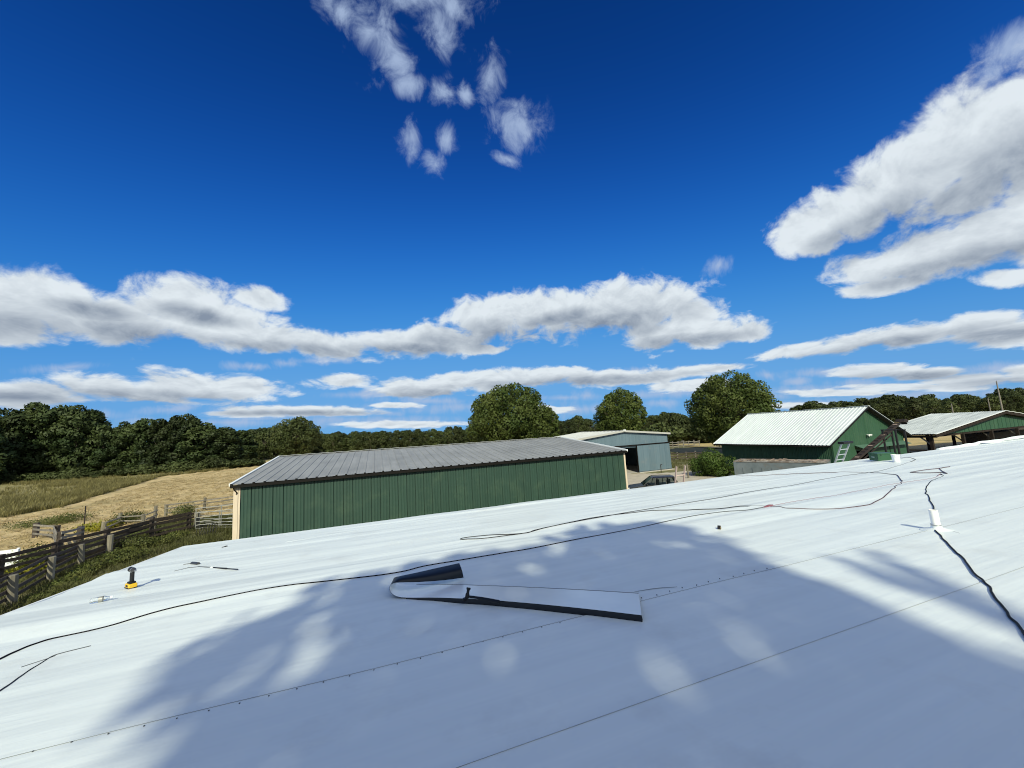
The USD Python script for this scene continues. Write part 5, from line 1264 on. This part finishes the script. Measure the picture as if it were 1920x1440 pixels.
Fp = spline(lifted([(1203, 1154, .056), (1100, 1142, .056), (1000, 1132, .056), (900, 1124, .053), (820, 1121, .045), (770, 1121, .038), (746, 1119, .045), (733, 1111, .075), (731, 1100, .11), (737, 1094, .135), (752, 1092, .14), (790, 1091, .11), (830, 1088, .07), (869, 1083, .03)]), 7)
Bp = spline(lifted([(1198, 1113, .02), (1100, 1107, .02), (1000, 1102, .02), (900, 1098, .02), (830, 1096, .022), (790, 1096, .025), (762, 1096, .035), (745, 1093, .06), (739, 1087, .10), (740, 1083, .15), (752, 1080, .18), (785, 1073, .18), (820, 1065, .175), (861, 1056, .165)]), 7)
stp = thing('membrane_strip', 'narrow white strip with black underside folded back on itself on the roof', 'membrane strip')
S = np.linspace(0, 1, 7); n1 = len(Fp); arch = np.clip((np.arange(n1) / (n1 - 1) - 0.62) / 0.38, 0, 1)
grid_ = Fp[:, None] * (1 - S)[None, :, None] + Bp[:, None] * S[None, :, None]
nrm_up = np.array([0, SL, 1.0]); cam_side = -ray(800, 1075) / np.linalg.norm(ray(800, 1075))
grid_ = grid_ + (arch[:, None] * np.sin(S * math.pi)[None, :] * 0.085)[..., None] * cam_side
tg = np.gradient(grid_, axis=0); wv = np.gradient(grid_, axis=1); nn = np.cross(tg, wv); nn /= np.linalg.norm(nn, axis=-1, keepdims=True)
if nn[5, 3, 2] < 0: nn = -nn
part(stp, 'white_face', MB().grid(grid_ + nn * 0.0018).mesh, M['strip_white'], True)
part(stp, 'black_face', MB().grid(grid_ - nn * 0.0018).mesh, M['dark_membrane'], True)
k_end = int(n1 * 0.42)
lipb = Fp[:k_end].copy()
for i in range(k_end):
    lipb[i, 2] = roof_z(lipb[i, 0], lipb[i, 1]) + 0.004
    lipb[i, 1] -= 0.004
lip = np.stack([Fp[:k_end] + [0, 0, 0.001], Fp[:k_end] * 0.5 + lipb * 0.5 + [0, -0.008, 0], lipb], 1)
part(stp, 'turned_edge', MB().grid(lip).mesh, M['dark_membrane'], True)
bq = Bp[:k_end] + [0, 0.002, 0.001]; bl_ = bq.copy(); bl_[:, 2] -= 0.014
part(stp, 'back_edge', MB().grid(np.stack([bq + [0, 0, 0.004], bq + [0, 0.003, 0.001], bl_], 1)).mesh, M['dark_membrane'], True)
h0, h1 = roofpt(876, 1118, .068), roofpt(936, 1128, .066)
hm = thing('hammer', 'small black hammer lying on the white strip', 'hammer', None, h0)
hd = h1 - h0
part(hm, 'handle', MB().tube([hd * 0.02, hd * 0.5 + [0, 0, 0.004], hd * 0.75, hd], [0.011, 0.012, 0.015, 0.013], 9).mesh, M['black_plastic'], True)
sdir = np.array([0.3, 0.25, 0.9]); sdir /= np.linalg.norm(sdir)
part(hm, 'head', MB().tube([-sdir * 0.025, sdir * 0.02, sdir * 0.03, sdir * 0.055, sdir * 0.06, sdir * 0.078], [0.020, 0.020, 0.014, 0.014, 0.021, 0.021], 10).mesh, M['black_plastic'], 30)
part(hm, 'claw', MB().bar(-sdir * 0.015, -sdir * 0.01 + [-0.05, -0.02, -0.01], 0.03, 0.02).mesh, M['black_plastic'])


# ------------------------------------------------------------------ cords
def cord(name, label, px_list, r, m, cat='cord', n=7, lift=0.0, wob=0.0, seed=1, group=None):
    pts = spline(np.array([roofpt(a, b) for a, b in px_list]), n)
    pts[:, 2] = roof_z(pts[:, 0], pts[:, 1]) + wrinkle(pts[:, 0], pts[:, 1]) + r + 0.004 + lift
    if wob:
        w = meshkit.noise(np.stack([np.arange(len(pts)) * 0.35, np.full(len(pts), seed * 3.1), np.full(len(pts), 0.5)], -1)) - 0.5
        t = np.gradient(pts[:, :2], axis=0); t /= np.linalg.norm(t, axis=1, keepdims=True) + 1e-9
        pts[:, 0] -= t[:, 1] * w * wob; pts[:, 1] += t[:, 0] * w * wob
    return top(name, MB().tube(pts, r, 8).mesh, m, label, cat, group, None, True)


cord('power_cord', 'thick black cord running from the left edge behind the folded strip to the plug', [(-60, 1268), (0, 1238), (50, 1216), (100, 1200), (200, 1177), (300, 1152), (400, 1132), (500, 1113), (620, 1097), (735, 1082), (800, 1068), (870, 1056), (940, 1044), (1000, 1034), (1100, 1013), (1200, 991), (1290, 972), (1360, 962), (1400, 959), (1425, 955), (1436, 952)], 0.0105, M['cord_black'], wob=0.02, seed=2)
cord('power_cord', 'thin dark cord making a long narrow loop in front of the green shed', [(1436, 951), (1370, 953), (1300, 957), (1230, 960), (1190, 964), (1120, 972), (1060, 984), (1020, 992), (990, 999), (950, 1005), (910, 1010), (878, 1013), (864, 1013), (868, 1010), (890, 1007), (940, 1004), (985, 1000), (1005, 995), (1040, 988), (1100, 977), (1180, 963), (1260, 949), (1340, 936), (1420, 921), (1500, 907), (1570, 894), (1640, 885), (1690, 872), (1712, 865), (1716, 862), (1706, 860.5), (1690, 861)], 0.0078, M['cord_grey'], wob=0.03, seed=3)
cord('extension_cord', 'dark red extension cord curving round from the plug toward the container', [(1446, 953), (1462, 955), (1480, 957), (1520, 957), (1570, 954), (1620, 949), (1645, 940), (1665, 930), (1677, 920), (1680, 914), (1690, 907), (1691, 901), (1686, 894), (1676, 890), (1650, 888), (1620, 886.5), (1570, 886), (1525, 888), (1470, 890), (1420, 893), (1380, 894.5)], 0.009, M['cord_maroon'], wob=0.07, seed=4)
cord('extension_cord', 'thin faded red cord running straight from the plug to the tangle near the pipe', [(1446, 951), (1480, 944), (1530, 936), (1560, 932), (1610, 922), (1650, 914), (1690, 907), (1720, 902), (1752, 896), (1764, 889)], 0.008, M['cord_red'], wob=0.06, seed=5)
cord('extension_cord', 'dark tangled cord end lying above the white vent pipe', [(1782, 876), (1770, 877.5), (1761, 879), (1735, 881), (1712, 885), (1708, 886.5), (1725, 887), (1765, 886), (1772, 887.5), (1776, 888), (1768, 884), (1762, 879.5)], 0.010, M['cord_maroon'], wob=0.05, seed=6)
cord('extension_cord', 'black cord snaking from the tangle behind the white vent pipe', [(1764, 889), (1768, 893), (1757, 898), (1748, 904), (1740, 912), (1737, 918), (1738, 924), (1736, 927), (1741, 930), (1745, 940), (1750, 952), (1753, 962), (1756, 978), (1757, 990)], 0.0082, M['cord_black'], wob=0.04, seed=7)
cord('extension_cord', 'black cord running from the white vent pipe down to the right edge', [(1748, 990), (1757, 999), (1768, 1011), (1785, 1029), (1800, 1043), (1812, 1057), (1826, 1075), (1844, 1090), (1858, 1108), (1878, 1138), (1900, 1166), (1925, 1195), (1960, 1240)], 0.0078, M['cord_black'], wob=0.03, seed=8)
pl = np.array(roofpt(1441, 952)); pl[2] += 0.02
top('cord_plug', MB().tube([pl + [-0.14, -0.02, 0], pl + [-0.05, 0, 0.0], pl + [0.06, 0.02, 0], pl + [0.16, 0.03, 0]], [0.022, 0.032, 0.034, 0.02], 10).mesh, M['cord_red'], 'plug connection where the black and red cords meet', 'plug', None, None, True)
# vent pipe
vb = np.array(roofpt(1757, 994)); vb[2] = roof_z(vb[0], vb[1])
vp = thing('vent_pipe', 'short white plastic vent pipe sticking up through the roof near the cords', 'vent pipe', None, vb)
ax = np.array([-0.035, 0.0, 1.0])
rv = trimesh.creation.revolve(np.array([(0.037, 0.0), (0.043, 0.0), (0.043, 0.255), (0.037, 0.255), (0.037, 0.0)]), sections=28); v = np.array(rv.vertices); v[:, 0] += v[:, 2] * ax[0]
part(vp, 'pipe', (v, rv.faces), M['pvc'], 35)
rv = trimesh.creation.revolve(np.array([(0.044, 0.075), (0.049, 0.07), (0.055, 0.03), (0.12, 0.012), (0.16, 0.006), (0.16, 0.0)]), sections=28); v = np.array(rv.vertices); v[:, 2] -= v[:, 1] * SL
part(vp, 'boot', (v, rv.faces), M['membrane'], 35)
part(vp, 'clamp', MB().tube([ax * 0.06, ax * 0.075], 0.051, 20, False).mesh, M['steel'])

# ------------------------------------------------------------------ cordless driver standing on its battery
db = np.array(roofpt(246, 1104)); db[2] = roof_z(db[0], db[1]) + 0.012
dr = thing('cordless_driver', 'cordless impact driver standing upright on its yellow battery near the left roof edge', 'power tool', None, db, -48, (0.92, 0.92, 0.92))
from manifold3d import Manifold


def hullbox(c, size, r=0.01):
    pts = [np.array(c) + np.array(size) / 2 * np.array(s_) * 1.0 for s_ in np.ndindex(2, 2, 2)]
    sp_ = [Manifold.sphere(r, 12).translate(tuple(float(x) for x in (np.array(c) + (np.array(s_) * 2 - 1) * (np.array(size) / 2 - r)))) for s_ in np.ndindex(2, 2, 2)]
    return Manifold.batch_hull(sp_)


part(dr, 'battery', hullbox((-0.01, 0, 0.038), (0.17, 0.105, 0.072), 0.014), M['yellow'], 30)
part(dr, 'battery_base', hullbox((-0.012, 0, 0.012), (0.175, 0.11, 0.024), 0.008), M['black_plastic'], 30)
part(dr, 'battery_label', MB().box((-0.05, -0.0545, 0.03), (0.03, -0.0528, 0.06)).mesh, M['black_plastic'])
part(dr, 'foot', hullbox((0.0, 0, 0.086), (0.115, 0.08, 0.03), 0.012), M['black_plastic'], 30)
part(dr, 'grip', Manifold.batch_hull([Manifold.sphere(0.026, 14).translate((0.01, 0, 0.10)), Manifold.sphere(0.024, 14).translate((0.022, 0, 0.235)), Manifold.sphere(0.026, 14).translate((-0.004, 0, 0.10)), Manifold.sphere(0.024, 14).translate((0.0, 0, 0.235))]), M['black_plastic'], 40)
part(dr, 'trigger', hullbox((0.042, 0, 0.215), (0.022, 0.024, 0.05), 0.009), M['black_plastic'], 40)
part(dr, 'motor_housing', MB().tube([(-0.075, 0, 0.275), (-0.065, 0, 0.275), (0.0, 0, 0.275), (0.03, 0, 0.275)], [0.03, 0.037, 0.040, 0.036], 18).mesh, M['black_plastic'], 40)
part(dr, 'housing_band', MB().tube([(0.022, 0, 0.275), (0.032, 0, 0.275)], 0.0385, 18).mesh, M['alu'], 40)
part(dr, 'gear_case', MB().tube([(0.03, 0, 0.275), (0.05, 0, 0.275), (0.085, 0, 0.275), (0.10, 0, 0.275)], [0.036, 0.034, 0.024, 0.016], 18).mesh, M['drill_grey'], 40)
part(dr, 'chuck', MB().tube([(0.10, 0, 0.275), (0.125, 0, 0.275)], 0.013, 12).mesh, M['steel'], 40)
part(dr, 'bit', MB().tube([(0.125, 0, 0.275), (0.165, 0, 0.275)], 0.0045, 6).mesh, M['steel'])

# clear bottle lying on the roof, marker-sized tools and small hardware
cl = np.array(roofpt(168, 1134)); ce = np.array(roofpt(189, 1130)); ax_ = (ce - cl); ax_[2] = 0; ax_ /= np.linalg.norm(ax_)
cl[2] = roof_z(cl[0], cl[1]) + 0.042
bo = thing('clear_bottle', 'clear plastic bottle lying on its side near the left roof edge', 'bottle', None, cl)
ts = np.array([0.0, 0.006, 0.03, 0.05, 0.07, 0.13, 0.165, 0.178, 0.182, 0.205]); rs_ = np.array([0.02, 0.032, 0.034, 0.031, 0.034, 0.034, 0.018, 0.0135, 0.0135, 0.0135])
part(bo, 'body', MB().tube(np.outer(ts, ax_), rs_, 20).mesh, M['clear'], True)
part(bo, 'cap', MB().tube(np.outer([0.190, 0.212], ax_), 0.0155, 16).mesh, M['white_trim'], 40)
part(bo, 'label_band', MB().tube(np.outer([0.082, 0.12], ax_), 0.0345, 20, False).mesh, M['tube_gate'], True)


def small_tube(name, label, cat, px_list, radii, mats, lift=0.02):
    pts = np.array([roofpt(a, b, lift) for a, b in px_list]); t = thing(name, label, cat, None, pts[0])
    for k, (nm, m) in enumerate(mats):
        part(t, nm, MB().tube([pts[k] - pts[0], pts[k + 1] - pts[0]], radii[k], 10).mesh, m, 40)


small_tube('seam_probe', 'slim dark probe with a white middle band lying left of the long lap line', 'tool', [(327, 1071), (352, 1065), (372, 1063), (396, 1064), (400, 1064.5), (425, 1066), (446, 1067.5)], [0.006, 0.008, 0.010, 0.014, 0.012, 0.008], [('tip', M['dark_metal']), ('shaft', M['dark_metal']), ('handle', M['black_plastic']), ('band', M['white_trim']), ('grip', M['black_plastic']), ('end', M['black_plastic'])])
small_tube('utility_knife', 'small dark knife with blocky body beside the slim probe', 'tool', [(344, 1058.5), (360, 1056.5), (372, 1057.5)], [0.008, 0.03], [('blade', M['dark_metal']), ('body', M['drill_grey'])], 0.03)
small_tube('dropped_bracket', 'tiny dark bracket lying at the far left corner of the roof', 'bracket', [(416, 1026.5), (421, 1025.5), (426, 1024.5)], [0.012, 0.02], [('tab', M['dark_metal']), ('body', M['dark_metal'])], 0.02)
nb = np.array(roofpt(1349, 993)); nb[2] = roof_z(nb[0], nb[1])
tp = thing('tape_measure', 'small round brass and black object alone on the sunlit roof below the plug', 'tape measure', None, nb, 30)
part(tp, 'case', MB().tube([(0, -0.02, 0.032), (0, 0.02, 0.032)], 0.032, 18).mesh, M['black_plastic'], 40)
part(tp, 'face', MB().tube([(0, -0.024, 0.032), (0, -0.0205, 0.032)], 0.022, 16).mesh, M['brass'], 40)
part(tp, 'hook', MB().box((0.02, -0.01, 0.002), (0.06, 0.01, 0.014)).mesh, M['brass'])
cord('loose_wire', 'long thin dark line on the membrane below the black cord at the left edge', [(-60, 1340), (-20, 1312), (10, 1291), (45, 1264), (75, 1245), (98, 1231), (120, 1224), (170, 1212)], 0.0055, M['cord_grey'], 'wire', seed=9)  # thin grey tubes drawn as dark lines on the membrane
cord('loose_wire', 'short thin dark line crossing the end of the long one at the left edge', [(40, 1251), (65, 1243), (90, 1235), (104, 1230)], 0.0045, M['cord_grey'], 'wire', seed=10)
# low wagon under the pavilion
wg0, wg1 = aty(1835, 838, 30.0), aty(1930, 828, 30.0)
hw = thing('hay_wagon', 'dark low wagon parked under the open pavilion', 'wagon', None, (wg0[0], 29.0, 0))
Lw = wg1[0] - wg0[0] + 3
part(hw, 'bed', MB().box((0, 0, 0.7), (Lw, 2.2, 0.9)).mesh, M['dark_wood'])
for y in (0.0, 2.1): part(hw, 'side_board', MB().box((0, y, 0.9), (Lw, y + 0.1, 2.3)).mesh, M['dark_wood'])
for x in (0.0, Lw - 0.1): part(hw, 'end_board', MB().box((x, 0.1, 0.9), (x + 0.1, 2.1, 2.3)).mesh, M['dark_wood'])
for x in (0.9, Lw - 0.9):
    for y in (0.05, 2.15): part(hw, 'wheel', MB().tube([(x, y - 0.1, 0.38), (x, y + 0.1, 0.38)], 0.38, 18).mesh, M['tyre'])
